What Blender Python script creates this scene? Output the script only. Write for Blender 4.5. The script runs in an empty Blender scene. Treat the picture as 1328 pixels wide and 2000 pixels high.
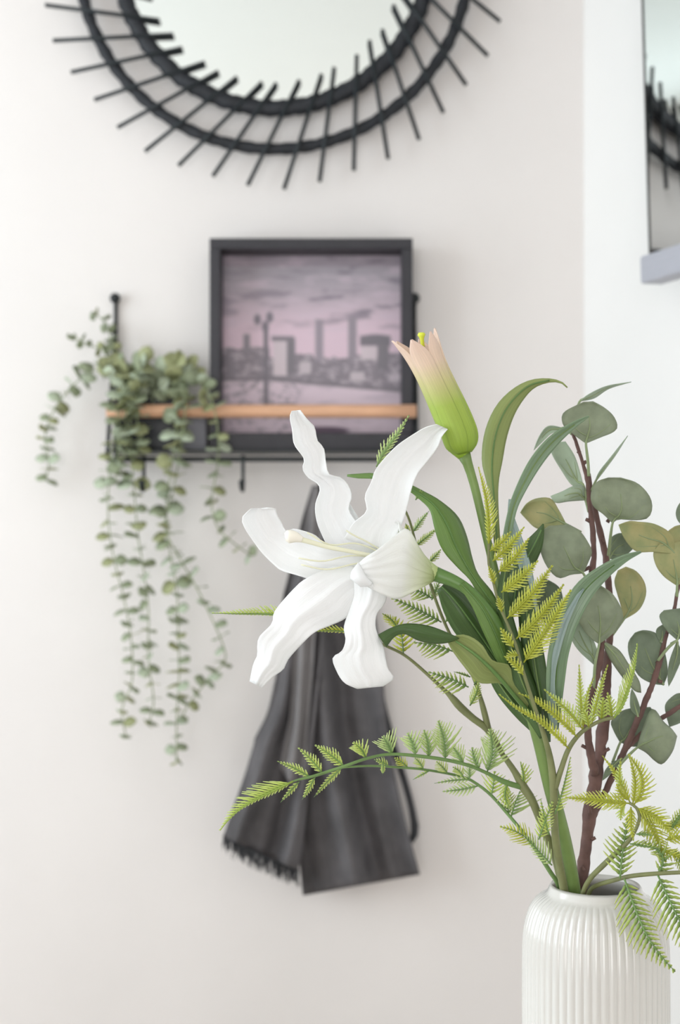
import bpy, bmesh, math, random
from mathutils import Vector, Matrix, noise

random.seed(7)
# ------------------------------------------------------------------ camera, light, exposure
sc = bpy.context.scene
F = 50.0 / 36.0 * 2000.0        # focal length in pixels of the 1328x2000 frame
CX, YH = 664.0, 1040.0          # principal column, horizon row
CZ = 1.28                       # eye height
cam_d = bpy.data.cameras.new('camera'); cam = bpy.data.objects.new('camera', cam_d)
sc.collection.objects.link(cam); sc.camera = cam
cam.location = (0, 0, CZ); cam.rotation_euler = (math.pi / 2, 0, 0)
cam_d.sensor_fit = 'VERTICAL'; cam_d.sensor_height = 36.0; cam_d.sensor_width = 36.0 * 1328 / 2000
cam_d.lens = 50.0; cam_d.shift_y = (YH - 1000.0) / 2000.0; cam_d.clip_start = 0.02
cam_d.dof.use_dof = True; cam_d.dof.focus_distance = 1.145; cam_d.dof.aperture_fstop = 5.6

w = bpy.data.worlds.new('world'); sc.world = w; w.use_nodes = True
w.node_tree.nodes['Background'].inputs[0].default_value = (0.86, 0.93, 1.0, 1)
w.node_tree.nodes['Background'].inputs[1].default_value = 1.2

def area(name, loc, rot, sx, sy, power, col):
    l = bpy.data.lights.new(name, 'AREA'); l.shape = 'RECTANGLE'; l.size = sx; l.size_y = sy
    l.energy = power; l.color = col
    o = bpy.data.objects.new(name, l); sc.collection.objects.link(o)
    o.location = loc; o.rotation_euler = rot
    return o
# daylight entering through the window of the left wall; frontal fill added at an unseen rear door
area('window_daylight', (-2.02, 1.15, 1.6), (0, -math.pi / 2, 0), 1.6, 1.7, 37, (0.83, 0.945, 1.0))
area('door_fill', (-0.45, -1.88, 1.25), (math.pi / 2, 0, 0), 1.5, 2.1, 38, (1.0, 0.982, 0.968))
vs = sc.view_settings
vs.view_transform = 'Standard'; vs.look = 'None'; vs.gamma = 1.0; vs.use_curve_mapping = False
vs.exposure = 0.05
sc.cycles.max_bounces = 10; sc.cycles.diffuse_bounces = 6; sc.cycles.glossy_bounces = 4
sc.cycles.caustics_reflective = False; sc.cycles.caustics_refractive = False

# ------------------------------------------------------------------ helpers
def at(px, py, Y):
    return Vector(((px - CX) / F * Y, Y, CZ + (YH - py) / F * Y))

def lin(r, g, b, k=1.0):
    f = lambda v: (v / 12.92 if v <= 0.04045 else ((v + 0.055) / 1.055) ** 2.4) * k
    return (f(r / 255), f(g / 255), f(b / 255), 1)

M = {}
def mat(name, col, rough=0.6, metal=0.0, var=0.0, vscale=30, bump=0.0, bscale=80, trans=0.0, ramp=None,
        spec=0.4, stretch=None, coord='Object', col2=None, coat=0.0):
    m = bpy.data.materials.new(name); m.use_nodes = True; nt = m.node_tree; N = nt.nodes; L = nt.links
    b = N['Principled BSDF']; out = N['Material Output']
    b.inputs['Base Color'].default_value = col; b.inputs['Roughness'].default_value = rough
    b.inputs['Metallic'].default_value = metal; b.inputs['Specular IOR Level'].default_value = spec
    b.inputs['Coat Weight'].default_value = coat; b.inputs['Coat Roughness'].default_value = 0.12
    tc = N.new('ShaderNodeTexCoord'); mp = N.new('ShaderNodeMapping')
    L.new(tc.outputs[coord], mp.inputs[0])
    if stretch: mp.inputs['Scale'].default_value = stretch
    csock = None
    if ramp:                                   # colour along UV.x (ramp[0]='x') or UV.y
        uv = N.new('ShaderNodeTexCoord'); sp = N.new('ShaderNodeSeparateXYZ'); cr = N.new('ShaderNodeValToRGB')
        L.new(uv.outputs['UV'], sp.inputs[0]); L.new(sp.outputs['X' if ramp[0] == 'x' else 'Y'], cr.inputs[0])
        el = cr.color_ramp.elements
        while len(el) < len(ramp) - 1: el.new(0.5)
        for e, (p, c) in zip(el, ramp[1:]): e.position = p; e.color = c
        csock = cr.outputs[0]
    if var > 0:
        nz = N.new('ShaderNodeTexNoise'); nz.inputs['Scale'].default_value = vscale; nz.inputs['Detail'].default_value = 4
        L.new(mp.outputs[0], nz.inputs['Vector'])
        mx = N.new('ShaderNodeMix'); mx.data_type = 'RGBA'
        c2 = col2 or tuple(min(1, c * (1 - var)) for c in col[:3]) + (1,)
        rg = N.new('ShaderNodeMapRange'); rg.inputs[1].default_value = 0.35; rg.inputs[2].default_value = 0.65
        L.new(nz.outputs['Fac'], rg.inputs[0]); L.new(rg.outputs[0], mx.inputs['Factor'])
        if csock:
            mx.blend_type = 'MULTIPLY'; L.new(csock, mx.inputs['A'])
            mx.inputs['B'].default_value = (1 - var, 1 - var, 1 - var, 1)
        else:
            mx.inputs['A'].default_value = col; mx.inputs['B'].default_value = c2
        csock = mx.outputs['Result']
    if csock: L.new(csock, b.inputs['Base Color'])
    if bump > 0:
        nb = N.new('ShaderNodeTexNoise'); nb.inputs['Scale'].default_value = bscale; nb.inputs['Detail'].default_value = 3
        L.new(mp.outputs[0], nb.inputs['Vector'])
        bp = N.new('ShaderNodeBump'); bp.inputs['Strength'].default_value = bump; bp.inputs['Distance'].default_value = 0.001
        L.new(nb.outputs['Fac'], bp.inputs['Height']); L.new(bp.outputs[0], b.inputs['Normal'])
    if trans > 0:
        t = N.new('ShaderNodeBsdfTranslucent'); ms = N.new('ShaderNodeMixShader'); ms.inputs[0].default_value = trans
        t.inputs[0].default_value = col
        if csock: L.new(csock, t.inputs[0])
        L.new(b.outputs[0], ms.inputs[1]); L.new(t.outputs[0], ms.inputs[2]); L.new(ms.outputs[0], out.inputs[0])
    M[name] = m
    return m

def obj(name, me, m=None, parent=None, smooth=True, solid=0.0):
    o = bpy.data.objects.new(name, me); sc.collection.objects.link(o)
    if m:
        me.materials.clear(); me.materials.append(M[m])
    if smooth:
        for p in me.polygons: p.use_smooth = True
    if solid > 0:
        s = o.modifiers.new('thickness', 'SOLIDIFY'); s.thickness = solid; s.offset = 0
    if parent: setpar(o, parent)
    return o

def setpar(o, p):
    o.parent = p
    mw = Matrix.Translation(p.location) if p.parent is None else Matrix.Identity(4)
    o.matrix_parent_inverse = mw.inverted()

def thing(name, label, cat, loc=(0, 0, 0), group=None):
    o = bpy.data.objects.new(name, None); sc.collection.objects.link(o); o.location = loc
    o.empty_display_size = 0.05
    tag(o, label, cat, group); return o

def tag(o, label, cat, group=None, kind=None):
    o['label'] = label; o['category'] = cat
    if group: o['group'] = group
    if kind: o['kind'] = kind
    return o

def mesh(vs_, fs_, name='m', uvs=None):
    me = bpy.data.meshes.new(name); me.from_pydata([tuple(v) for v in vs_], [], fs_)
    if uvs:
        ul = me.uv_layers.new(name='UVMap')
        for li, l in enumerate(me.loops): ul.data[li].uv = uvs[l.vertex_index]
    me.update(); return me

def box_bm(bm, lo, hi):
    x0, y0, z0 = lo; x1, y1, z1 = hi
    v = [bm.verts.new(p) for p in ((x0,y0,z0),(x1,y0,z0),(x1,y1,z0),(x0,y1,z0),(x0,y0,z1),(x1,y0,z1),(x1,y1,z1),(x0,y1,z1))]
    for f in ((0,3,2,1),(4,5,6,7),(0,1,5,4),(1,2,6,5),(2,3,7,6),(3,0,4,7)): bm.faces.new([v[i] for i in f])

def boxes(name, bl, m, parent=None, bevel=0.0):
    bm = bmesh.new()
    for lo, hi in bl: box_bm(bm, lo, hi)
    me = bpy.data.meshes.new(name); bm.to_mesh(me); bm.free()
    o = obj(name, me, m, parent, smooth=False)
    if bevel > 0:
        b = o.modifiers.new('bevel', 'BEVEL'); b.width = bevel; b.segments = 2; b.limit_method = 'ANGLE'
    return o

def cat_rom(pts, n):
    """n samples, even in arc length, of a Catmull-Rom curve through tuples of any size"""
    P = [Vector(p) if not isinstance(p, Vector) else p.copy() for p in pts]
    if len(P) == 2: P.insert(1, (P[0] + P[1]) / 2)
    k = len(P); dense = []
    for i in range(k - 1):
        a = P[i - 1] if i > 0 else P[i] * 2 - P[i + 1]
        b, c = P[i], P[i + 1]
        d = P[i + 2] if i + 2 < k else c * 2 - b
        for j in range(10):
            t = j / 10
            dense.append(0.5 * ((2 * b) + (c - a) * t + (2 * a - 5 * b + 4 * c - d) * t * t + (3 * b - a - 3 * c + d) * t ** 3))
    dense.append(P[-1])
    acc = [0.0]
    for i in range(1, len(dense)): acc.append(acc[-1] + (dense[i] - dense[i - 1]).length)
    tot = acc[-1] or 1; res = []; j = 0
    for s in range(n):
        tgt = tot * s / (n - 1)
        while j < len(acc) - 2 and acc[j + 1] < tgt: j += 1
        sp = acc[j + 1] - acc[j] or 1
        f = min(1, max(0, (tgt - acc[j]) / sp))
        res.append(dense[j].lerp(dense[j + 1], f))
    return res

def tube_data(pts, rad, n=None, sides=8, V=None, Fc=None, bumpy=0.0):
    """tube through 3D points with radii"""
    V = [] if V is None else V; Fc = [] if Fc is None else Fc
    n = n or max(6, len(pts) * 4)
    S = cat_rom([Vector((p[0], p[1], p[2], r)) for p, r in zip(pts, rad)], n)
    C = [Vector(s[:3]) for s in S]; up = Vector((0.1, 1, 0.05)).normalized(); base = len(V)
    for i, c in enumerate(C):
        tdir = (C[min(i + 1, n - 1)] - C[max(i - 1, 0)]).normalized()
        a = tdir.cross(up)
        if a.length < 1e-4: a = tdir.cross(Vector((1, 0, 0)))
        a.normalize(); b = tdir.cross(a)
        r = max(S[i][3], 1e-5)
        for k in range(sides):
            an = 2 * math.pi * k / sides
            rr = r * (1 + bumpy * random.uniform(-1, 1))
            V.append(c + (a * math.cos(an) + b * math.sin(an)) * rr)
    for i in range(n - 1):
        for k in range(sides):
            k2 = (k + 1) % sides
            Fc.append((base + i * sides + k, base + i * sides + k2, base + (i + 1) * sides + k2, base + (i + 1) * sides + k))
    Fc.append(tuple(base + k for k in range(sides))[::-1]); Fc.append(tuple(base + (n - 1) * sides + k for k in range(sides)))
    return V, Fc

def tube(name, pts, rad, m, parent=None, n=None, sides=8, bumpy=0.0):
    V, Fc = tube_data(pts, rad, n, sides, bumpy=bumpy)
    return obj(name, mesh(V, Fc), m, parent)

def ptube(name, pp, m, parent=None, n=None, sides=8, bumpy=0.0):
    """tube from (px, py, radius_px, Y)"""
    return tube(name, [at(p[0], p[1], p[3]) for p in pp], [p[2] / F * p[3] for p in pp], m, parent, n, sides, bumpy)

def surf(name, rows, m, parent=None, solid=0.0006, uvrows=None):
    nr, nc = len(rows), len(rows[0]); V = []; U = []
    for i, r in enumerate(rows):
        for j, p in enumerate(r): V.append(p); U.append((j / (nc - 1), i / (nr - 1)))
    Fc = [(i * nc + j, i * nc + j + 1, (i + 1) * nc + j + 1, (i + 1) * nc + j) for i in range(nr - 1) for j in range(nc - 1)]
    me = mesh(V, Fc, name, U)
    bm = bmesh.new(); bm.from_mesh(me); bmesh.ops.remove_doubles(bm, verts=bm.verts, dist=2e-5); bm.to_mesh(me); bm.free()
    return obj(name, me, m, parent, True, solid)

def petal(name, base, L, tip, R, Y, m, parent=None, cup=0.0, roll=0.0, rip=0.0, nr=22, nc=9, solid=0.0007, bow=0.0, ridge=0.0, ret=False, ph=0.0, cor=0.0):
    """blade with traced edges; Y=(depth at base, .., depth at tip); cup: belly away(+)/towards(-) camera in metres; roll: depth from left to right edge"""
    bl, br = (base, base) if not isinstance(base[0], (tuple, list)) else base
    tl, tr = (tip, tip) if not isinstance(tip[0], (tuple, list)) else tip
    A = cat_rom([Vector((p[0], p[1])) for p in [bl] + L + [tl]], nr)
    B = cat_rom([Vector((p[0], p[1])) for p in [br] + R + [tr]], nr)
    D = cat_rom([Vector((i / (len(Y) - 1) * 1.0, y)) for i, y in enumerate(Y)], nr) if len(Y) > 1 else None
    rows = []
    for i in range(nr):
        t = i / (nr - 1); k = t * (len(Y) - 1); i0 = min(int(k), len(Y) - 2); y0 = Y[i0] + (Y[i0 + 1] - Y[i0]) * (k - i0)
        y0 += bow * math.sin(math.pi * t); wfac = min(1, (A[i] - B[i]).length / 40.0)
        row = []
        for j in range(nc):
            u = j / (nc - 1); s = 2 * u - 1
            p = A[i].lerp(B[i], u)
            d = cup * wfac * (1 - s * s) + roll * wfac * s + rip * wfac * abs(s) ** 2 * math.sin(t * 15 + (2.1 if s > 0 else 0) + ph)
            d += ridge * wfac * math.exp(-(s / 0.16) ** 2)
            if cor: d += cor * wfac * (0.6 * math.sin(s * 17 + ph + 1.5 * t) + 0.8 * noise.noise(Vector((s * 9, t * 2.2, ph * 3))))
            row.append(at(p.x, p.y, y0 + d))
        rows.append(row)
    o = surf(name, rows, m, parent, solid)
    return (o, rows) if ret else o

def blade(name, sp, Y, m, parent=None, fold=0.0, roll=0.0, nr=26, nc=7, solid=0.0006, rib=None, rip=0.0):
    """strap leaf: sp = (px, py, width_px); Y depths along it"""
    S = cat_rom([Vector(p) for p in sp], nr); rows = []; mid = []
    for i in range(nr):
        t = i / (nr - 1); k = t * (len(Y) - 1); i0 = min(int(k), len(Y) - 2); y0 = Y[i0] + (Y[i0 + 1] - Y[i0]) * (k - i0)
        d = (S[min(i + 1, nr - 1)] - S[max(i - 1, 0)]); tx, ty = d.x, d.y; l = math.hypot(tx, ty) or 1
        nx, ny = -ty / l, tx / l; wd = max(S[i].z, 0.6); row = []
        for j in range(nc):
            s = 2 * j / (nc - 1) - 1
            dep = (fold * abs(s) + roll * s + rip * s * math.sin(t * 12)) * wd / 40
            row.append(at(S[i].x + nx * s * wd / 2, S[i].y + ny * s * wd / 2, y0 + dep))
        rows.append(row); mid.append(row[nc // 2] + Vector((0, -0.0006, 0)))
    o = surf(name, rows, m, parent, solid)
    if rib:
        n2 = int(nr * 0.92)
        tube('midrib', mid[:n2:3], [0.0007] * len(mid[:n2:3]), rib, o, sides=5)
    return o

# ------------------------------------------------------------------ materials
mat('wall_paint', lin(234, 228, 225), 0.9, var=0.02, vscale=6, bump=0.25, bscale=220, spec=0.2)
mat('white_paint', lin(238, 236, 234), 0.9, var=0.015, vscale=6, bump=0.2, bscale=220, spec=0.2)
mat('ceiling_paint', lin(242, 242, 240), 0.9, var=0.01, vscale=5)
mat('oak_floor', lin(172, 160, 148), 0.45, var=0.25, vscale=3, stretch=(8, 0.8, 1))
mat('pvc_white', lin(240, 240, 240), 0.35, var=0.02, vscale=8)
mat('rattan', lin(38, 40, 46), 0.55, var=0.4, vscale=60, bump=0.5, bscale=300)
mat('spoke_paint', lin(38, 44, 48), 0.5, var=0.3, vscale=40)
mat('mirror_glass', lin(246, 249, 246), 0.015, 1.0)
mat('tinted_mirror', lin(205, 207, 206), 0.01, 1.0)
mat('dark_edge', lin(52, 52, 52), 0.4, var=0.2)
mat('grey_rail', lin(176, 177, 186), 0.5, 0.0, var=0.06, vscale=25, stretch=(1, 1, 20))
mat('frame_black', lin(52, 50, 55), 0.5, var=0.15, vscale=50, bump=0.15)
mat('wire_black', lin(34, 38, 40), 0.45, var=0.2)
mat('dowel_wood', lin(226, 176, 142), 0.5, var=0.18, vscale=9, stretch=(2, 30, 30))
mat('pot_black', lin(28, 29, 32), 0.4, var=0.2)
mat('box_grey', lin(140, 138, 144), 0.6, var=0.1)
mat('vine_stem', lin(150, 160, 120), 0.6, var=0.2)
mat('vine_leaf', lin(180, 190, 158), 0.55, var=0.25, vscale=40, trans=0.28)
mat('vine_leaf_pale', lin(206, 216, 192), 0.55, var=0.15, vscale=40, trans=0.28)
mat('vine_leaf_olive', lin(188, 192, 146), 0.55, var=0.22, vscale=40, trans=0.28)
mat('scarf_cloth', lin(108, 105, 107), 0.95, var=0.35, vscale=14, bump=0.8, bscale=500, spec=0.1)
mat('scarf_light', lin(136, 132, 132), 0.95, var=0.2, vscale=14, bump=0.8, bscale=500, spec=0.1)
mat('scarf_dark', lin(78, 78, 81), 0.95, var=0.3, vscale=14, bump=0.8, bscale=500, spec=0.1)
mat('table_white', lin(236, 234, 230), 0.4, var=0.02)
mat('porcelain', lin(207, 204, 199), 0.16, var=0.015, vscale=5, spec=0.5, coat=0.4)
mat('petal_white', lin(250, 250, 250), 0.55, trans=0.32, bump=0.5, bscale=1, coord='UV', stretch=(55, 3, 1), spec=0.25)
mat('petal_throat', lin(236, 240, 205), 0.55, trans=0.25, ramp=('y', (0.0, lin(196, 212, 130)), (0.35, lin(232, 236, 200)), (1.0, lin(246, 246, 244))))
mat('petal_outer', lin(246, 246, 242), 0.55, trans=0.3, bump=0.5, bscale=1, coord='UV', stretch=(55, 3, 1), spec=0.25,
    ramp=('y', (0.0, lin(206, 218, 150)), (0.16, lin(232, 236, 206)), (0.42, lin(246, 246, 242)), (1.0, lin(249, 249, 249))))
mat('pistil_cream', lin(242, 240, 214), 0.5, trans=0.1, var=0.05)
mat('stigma_cream', lin(246, 240, 226), 0.6, var=0.05)
mat('bud_skin', lin(170, 190, 70), 0.5, trans=0.15, var=0.12, vscale=1, coord='UV', stretch=(30, 2, 1), bump=0.4, bscale=1,
    ramp=('y', (0.0, lin(150, 180, 64)), (0.42, lin(172, 194, 86)), (0.62, lin(212, 204, 146)), (0.78, lin(238, 212, 188)), (1.0, lin(244, 216, 200))))
mat('bud_green', lin(140, 172, 52), 0.5, var=0.15)
mat('bud_pistil', lin(214, 222, 70), 0.5)
mat('lily_green', lin(96, 130, 66), 0.4, var=0.25, vscale=18, bump=0.3, bscale=60, spec=0.45)
mat('lily_stem', lin(120, 144, 80), 0.42, var=0.25, vscale=30, bump=0.3, bscale=90)
mat('lily_leaf', lin(114, 146, 74), 0.42, var=0.22, vscale=1, coord='UV', stretch=(22, 2, 1), bump=0.5, bscale=1, trans=0.12)
mat('lily_leaf_dark', lin(76, 102, 54), 0.38, var=0.25, vscale=1, coord='UV', stretch=(22, 2, 1), bump=0.5, bscale=1, trans=0.05)
mat('lily_leaf_olive', lin(150, 162, 98), 0.5, var=0.15, vscale=1, coord='UV', stretch=(22, 2, 1), bump=0.4, bscale=1, trans=0.15)
mat('lily_leaf_grey', lin(134, 160, 126), 0.28, var=0.25, vscale=1, coord='UV', stretch=(14, 2, 1), bump=0.5, bscale=1, trans=0.08, spec=0.6)
mat('lily_leaf_blue', lin(168, 188, 184), 0.3, var=0.3, vscale=1, coord='UV', stretch=(18, 2, 1), bump=0.5, bscale=1, spec=0.6)  # bluish leaf; also colours the painted sheen strip on the grey leaf
mat('euc_bark', lin(112, 84, 78), 0.75, var=0.35, vscale=60, bump=0.9, bscale=180)
mat('euc_leaf', lin(140, 150, 124), 0.55, var=0.2, vscale=90, bump=0.25, bscale=150, trans=0.1)
mat('euc_leaf_dark', lin(124, 138, 114), 0.55, var=0.2, vscale=90, bump=0.25, bscale=150, trans=0.1)
mat('euc_leaf_olive', lin(176, 170, 120), 0.55, var=0.25, vscale=60, col2=lin(148, 156, 108), bump=0.25, bscale=150, trans=0.18)
mat('euc_leaf_pale', lin(172, 188, 164), 0.5, var=0.2, vscale=60, bump=0.25, bscale=150, trans=0.18)
mat('euc_vein', lin(142, 156, 116), 0.5, var=0.1)
mat('fern_stem', lin(126, 130, 86), 0.55, var=0.25, vscale=50)
mat('fern_stem_green', lin(112, 142, 82), 0.5, var=0.25, vscale=50)
mat('fern_lime', lin(190, 205, 100), 0.5, trans=0.25, var=0.12, vscale=50,
    ramp=('x', (0.0, lin(160, 184, 84)), (0.3, lin(200, 216, 112)), (1.0, lin(222, 236, 152))))
mat('fern_yellow', lin(190, 190, 60), 0.5, trans=0.25, var=0.15, vscale=50,
    ramp=('x', (0.0, lin(178, 184, 62)), (0.4, lin(204, 210, 84)), (1.0, lin(226, 230, 136))))
mat('fern_green', lin(130, 155, 90), 0.5, trans=0.22, var=0.15, vscale=50,
    ramp=('x', (0.0, lin(110, 142, 78)), (0.4, lin(168, 188, 98)), (1.0, lin(208, 216, 126))))
mat('fern_pale', lin(170, 195, 130), 0.5, trans=0.25, var=0.12, vscale=50,
    ramp=('x', (0.0, lin(140, 170, 106)), (0.4, lin(194, 214, 140)), (1.0, lin(220, 232, 168))))

# ------------------------------------------------------------------ the room
WY = 2.40                                             # back wall
corner = Vector(((1140 - CX) / F * WY, WY, 0))        # where back and right wall meet
AN = math.radians(20.7)                               # the right wall opens outwards
rdir = Vector((math.sin(AN), -math.cos(AN), 0)); rn = Vector((-math.cos(AN), -math.sin(AN), 0))
XL, YB, ZC, T = -1.95, -1.80, 2.62, 0.12
XR = corner.x + (WY - YB) * math.tan(AN)

def struct(o): o['kind'] = 'structure'; return o
struct(boxes('floor', [((XL - T, YB - T, -0.1), (XR + 0.4, WY + T, 0))], 'oak_floor'))
struct(boxes('ceiling', [((XL - T, YB - T, ZC), (XR + 0.4, WY + T, ZC + 0.1))], 'ceiling_paint'))
struct(boxes('wall_back', [((XL - T, WY, 0), (corner.x + 0.25, WY + T, ZC))], 'wall_paint'))
# left wall with a window opening
wy0, wy1, wz0, wz1 = 0.3, 2.0, 0.8, 2.4
struct(boxes('wall_left', [((XL - T, YB, 0), (XL, wy0, ZC)), ((XL - T, wy1, 0), (XL, WY, ZC)),
                           ((XL - T, wy0, 0), (XL, wy1, wz0)), ((XL - T, wy0, wz1), (XL, wy1, ZC))], 'white_paint'))
fw = 0.05
struct(boxes('window_1', [((XL - 0.06, wy0, wz0), (XL - 0.01, wy0 + fw, wz1)), ((XL - 0.06, wy1 - fw, wz0), (XL - 0.01, wy1, wz1)),
                          ((XL - 0.06, wy0 + fw, wz0), (XL - 0.01, wy1 - fw, wz0 + fw)), ((XL - 0.06, wy0 + fw, wz1 - fw), (XL - 0.01, wy1 - fw, wz1)),
                          ((XL - 0.06, (wy0 + wy1) / 2 - 0.03, wz0 + fw), (XL - 0.01, (wy0 + wy1) / 2 + 0.03, wz1 - fw))], 'pvc_white'))
# rear wall with a door opening
dx0, dx1, dz1 = -1.2, 0.3, 2.3
struct(boxes('wall_rear', [((XL - T, YB - T, 0), (dx0, YB, ZC)), ((dx1, YB - T, 0), (XR + 0.3, YB, ZC)), ((dx0, YB - T, dz1), (dx1, YB, ZC))], 'white_paint'))
struct(boxes('door_1', [((dx0, YB - 0.08, 0), (dx0 + 0.06, YB - 0.02, dz1)), ((dx1 - 0.06, YB - 0.08, 0), (dx1, YB - 0.02, dz1)),
                        ((dx0 + 0.06, YB - 0.08, dz1 - 0.06), (dx1 - 0.06, YB - 0.02, dz1)), ((-0.48, YB - 0.08, 0), (-0.42, YB - 0.02, dz1 - 0.06)),
                        ((dx0 + 0.06, YB - 0.08, 0), (-0.48, YB - 0.02, 0.09)), ((-0.42, YB - 0.08, 0), (dx1 - 0.06, YB - 0.02, 0.09))], 'pvc_white'))
# right wall: a slab along rdir
Lr = (WY - YB) / math.cos(AN) + 0.1
bm = bmesh.new()
q = [corner + rdir * s - rn * d for s, d in ((0.0, 0), (Lr, 0), (Lr, T), (0.0, T))]
vb = [bm.verts.new((p.x, p.y, 0)) for p in q]; vt = [bm.verts.new((p.x, p.y, ZC)) for p in q]
bm.faces.new(vb[::-1]); bm.faces.new(vt)
for i in range(4): bm.faces.new((vb[i], vb[(i + 1) % 4], vt[(i + 1) % 4], vt[i]))
me = bpy.data.meshes.new('wall_right'); bmesh.ops.recalc_face_normals(bm, faces=bm.faces); bm.to_mesh(me); bm.free()
struct(obj('wall_right', me, 'white_paint', smooth=False))
struct(boxes('baseboard_back', [((XL, WY - 0.012, 0), (corner.x, WY, 0.07))], 'pvc_white', bevel=0.002))

# ------------------------------------------------------------------ round mirror with spokes
MY = 2.365
mc = at(535, -96, MY); pxm = MY / F
mir = thing('round_mirror', 'round wall mirror in black rattan rings with slanting spokes', 'mirror', (mc.x, WY, mc.z - 0.34))
def disc(name, R, y0, y1, m, parent, n=96):
    V = [Vector((mc.x + R * math.cos(2 * math.pi * k / n), y, mc.z + R * math.sin(2 * math.pi * k / n))) for y in (y0, y1) for k in range(n)]
    Fc = [tuple(range(n)), tuple(range(2 * n - 1, n - 1, -1))] + [(k, n + k, n + (k + 1) % n, (k + 1) % n) for k in range(n)]
    return obj(name, mesh(V, Fc), m, parent, smooth=False)
disc('backing_board', 300 * pxm, 2.380, 2.399, 'frame_black', mir)
disc('mirror_glass', 292 * pxm, 2.370, 2.3795, 'mirror_glass', mir)
def ring(name, R, r, ry, yc, m, nmaj=200, nmin=12, twist=62, amp=0.12):
    V = []; Fc = []
    for i in range(nmaj):
        a = 2 * math.pi * i / nmaj
        for k in range(nmin):
            b = 2 * math.pi * k / nmin
            f = 1 + amp * math.sin(twist * a + 2 * b)
            V.append(Vector((mc.x + (R + r * f * math.cos(b)) * math.cos(a), yc + ry * f * math.sin(b), mc.z + (R + r * f * math.cos(b)) * math.sin(a))))
    for i in range(nmaj):
        for k in range(nmin):
            i2, k2 = (i + 1) % nmaj, (k + 1) % nmin
            Fc.append((i * nmin + k, i2 * nmin + k, i2 * nmin + k2, i * nmin + k2))
    return obj(name, mesh(V, Fc), m, mir)
ring('inner_ring', 305 * pxm, 16.5 * pxm, 0.011, 2.372, 'rattan')
ring('outer_ring', 384 * pxm, 11.5 * pxm, 0.009, 2.375, 'rattan')
NSP = 41
for k in range(NSP):
    ao = math.radians(-6.4 + k * 360 / NSP); ai = ao + math.radians(17.5 + 1.5 * math.sin(k * 2.3))
    ro, ri = (461 + 5 * math.sin(k * 1.7)) * pxm, (259 + 3 * math.sin(k * 2.9)) * pxm
    p0 = Vector((mc.x + ri * math.sin(ai), 2.361, mc.z - ri * math.cos(ai)))
    p1 = Vector((mc.x + ro * math.sin(ao), 2.3645, mc.z - ro * math.cos(ao)))
    tube('spoke', [p0, p0.lerp(p1, 0.5), p1], [0.0036] * 3, 'spoke_paint', mir, n=3, sides=7)

# ------------------------------------------------------------------ leaning mirror on the right wall
P0 = at(806, 464, 2.329); dv = Vector((0, 0, CZ)) + Vector(((1278 - CX) / F, 1.0, (YH - 484) / F)) * (2.329 * 1.07)
nrm = (P0 - dv).normalized(); mid = (P0 + dv) / 2                 # mirror plane: normal, point
def hit(px, py):
    d = Vector(((px - CX) / F, 1.0, (YH - py) / F)); o = Vector((0, 0, CZ))
    return o + d * ((mid - o).dot(nrm) / d.dot(nrm))
hz = Vector((0, 0, 1)).cross(nrm).normalized()                    # horizontal in the mirror plane
if hz.y > 0: hz = -hz                                              # towards the viewer
upv = (nrm.cross(hz)).normalized()
if upv.z < 0: upv = -upv
c0 = hit(1271, 500)                                               # lower left corner of the glass
WM, HM = 0.62, 0.85
wm = thing('wall_mirror', 'tall mirror on the right wall above a grey rail, cut by the frame edge', 'mirror', tuple(c0))
def slab(name, s0, s1, t0, t1, d0, d1, m, bevel=0.0, parent=wm):
    V = [c0 + hz * s + upv * t + nrm * d for d in (d0, d1) for s, t in ((s0, t0), (s1, t0), (s1, t1), (s0, t1))]
    bm = bmesh.new(); v = [bm.verts.new(p) for p in V]
    for f in ((0,1,2,3),(7,6,5,4),(0,4,5,1),(1,5,6,2),(2,6,7,3),(3,7,4,0)): bm.faces.new([v[i] for i in f])
    bmesh.ops.recalc_face_normals(bm, faces=bm.faces)
    me = bpy.data.meshes.new(name); bm.to_mesh(me); bm.free()
    o = obj(name, me, m, parent, smooth=False)
    if bevel:
        b = o.modifiers.new('bevel', 'BEVEL'); b.width = bevel; b.segments = 3
    return o
slab('glass', 0, WM, 0, HM, -0.004, 0.0, 'tinted_mirror')
slab('edge_trim', -0.0035, 0, 0, HM, -0.016, 0.001, 'dark_edge')
slab('backing_panel', 0.0, WM, 0.0, HM, -0.016, -0.0045, 'dark_edge')
slab('wall_mount', 0.08, WM - 0.08, 0.05, HM - 0.08, -0.058, -0.0165, 'pvc_white')
slab('bottom_rail', -0.006, WM + 0.006, -0.041, 0.0, -0.022, 0.016, 'grey_rail', bevel=0.004)

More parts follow.
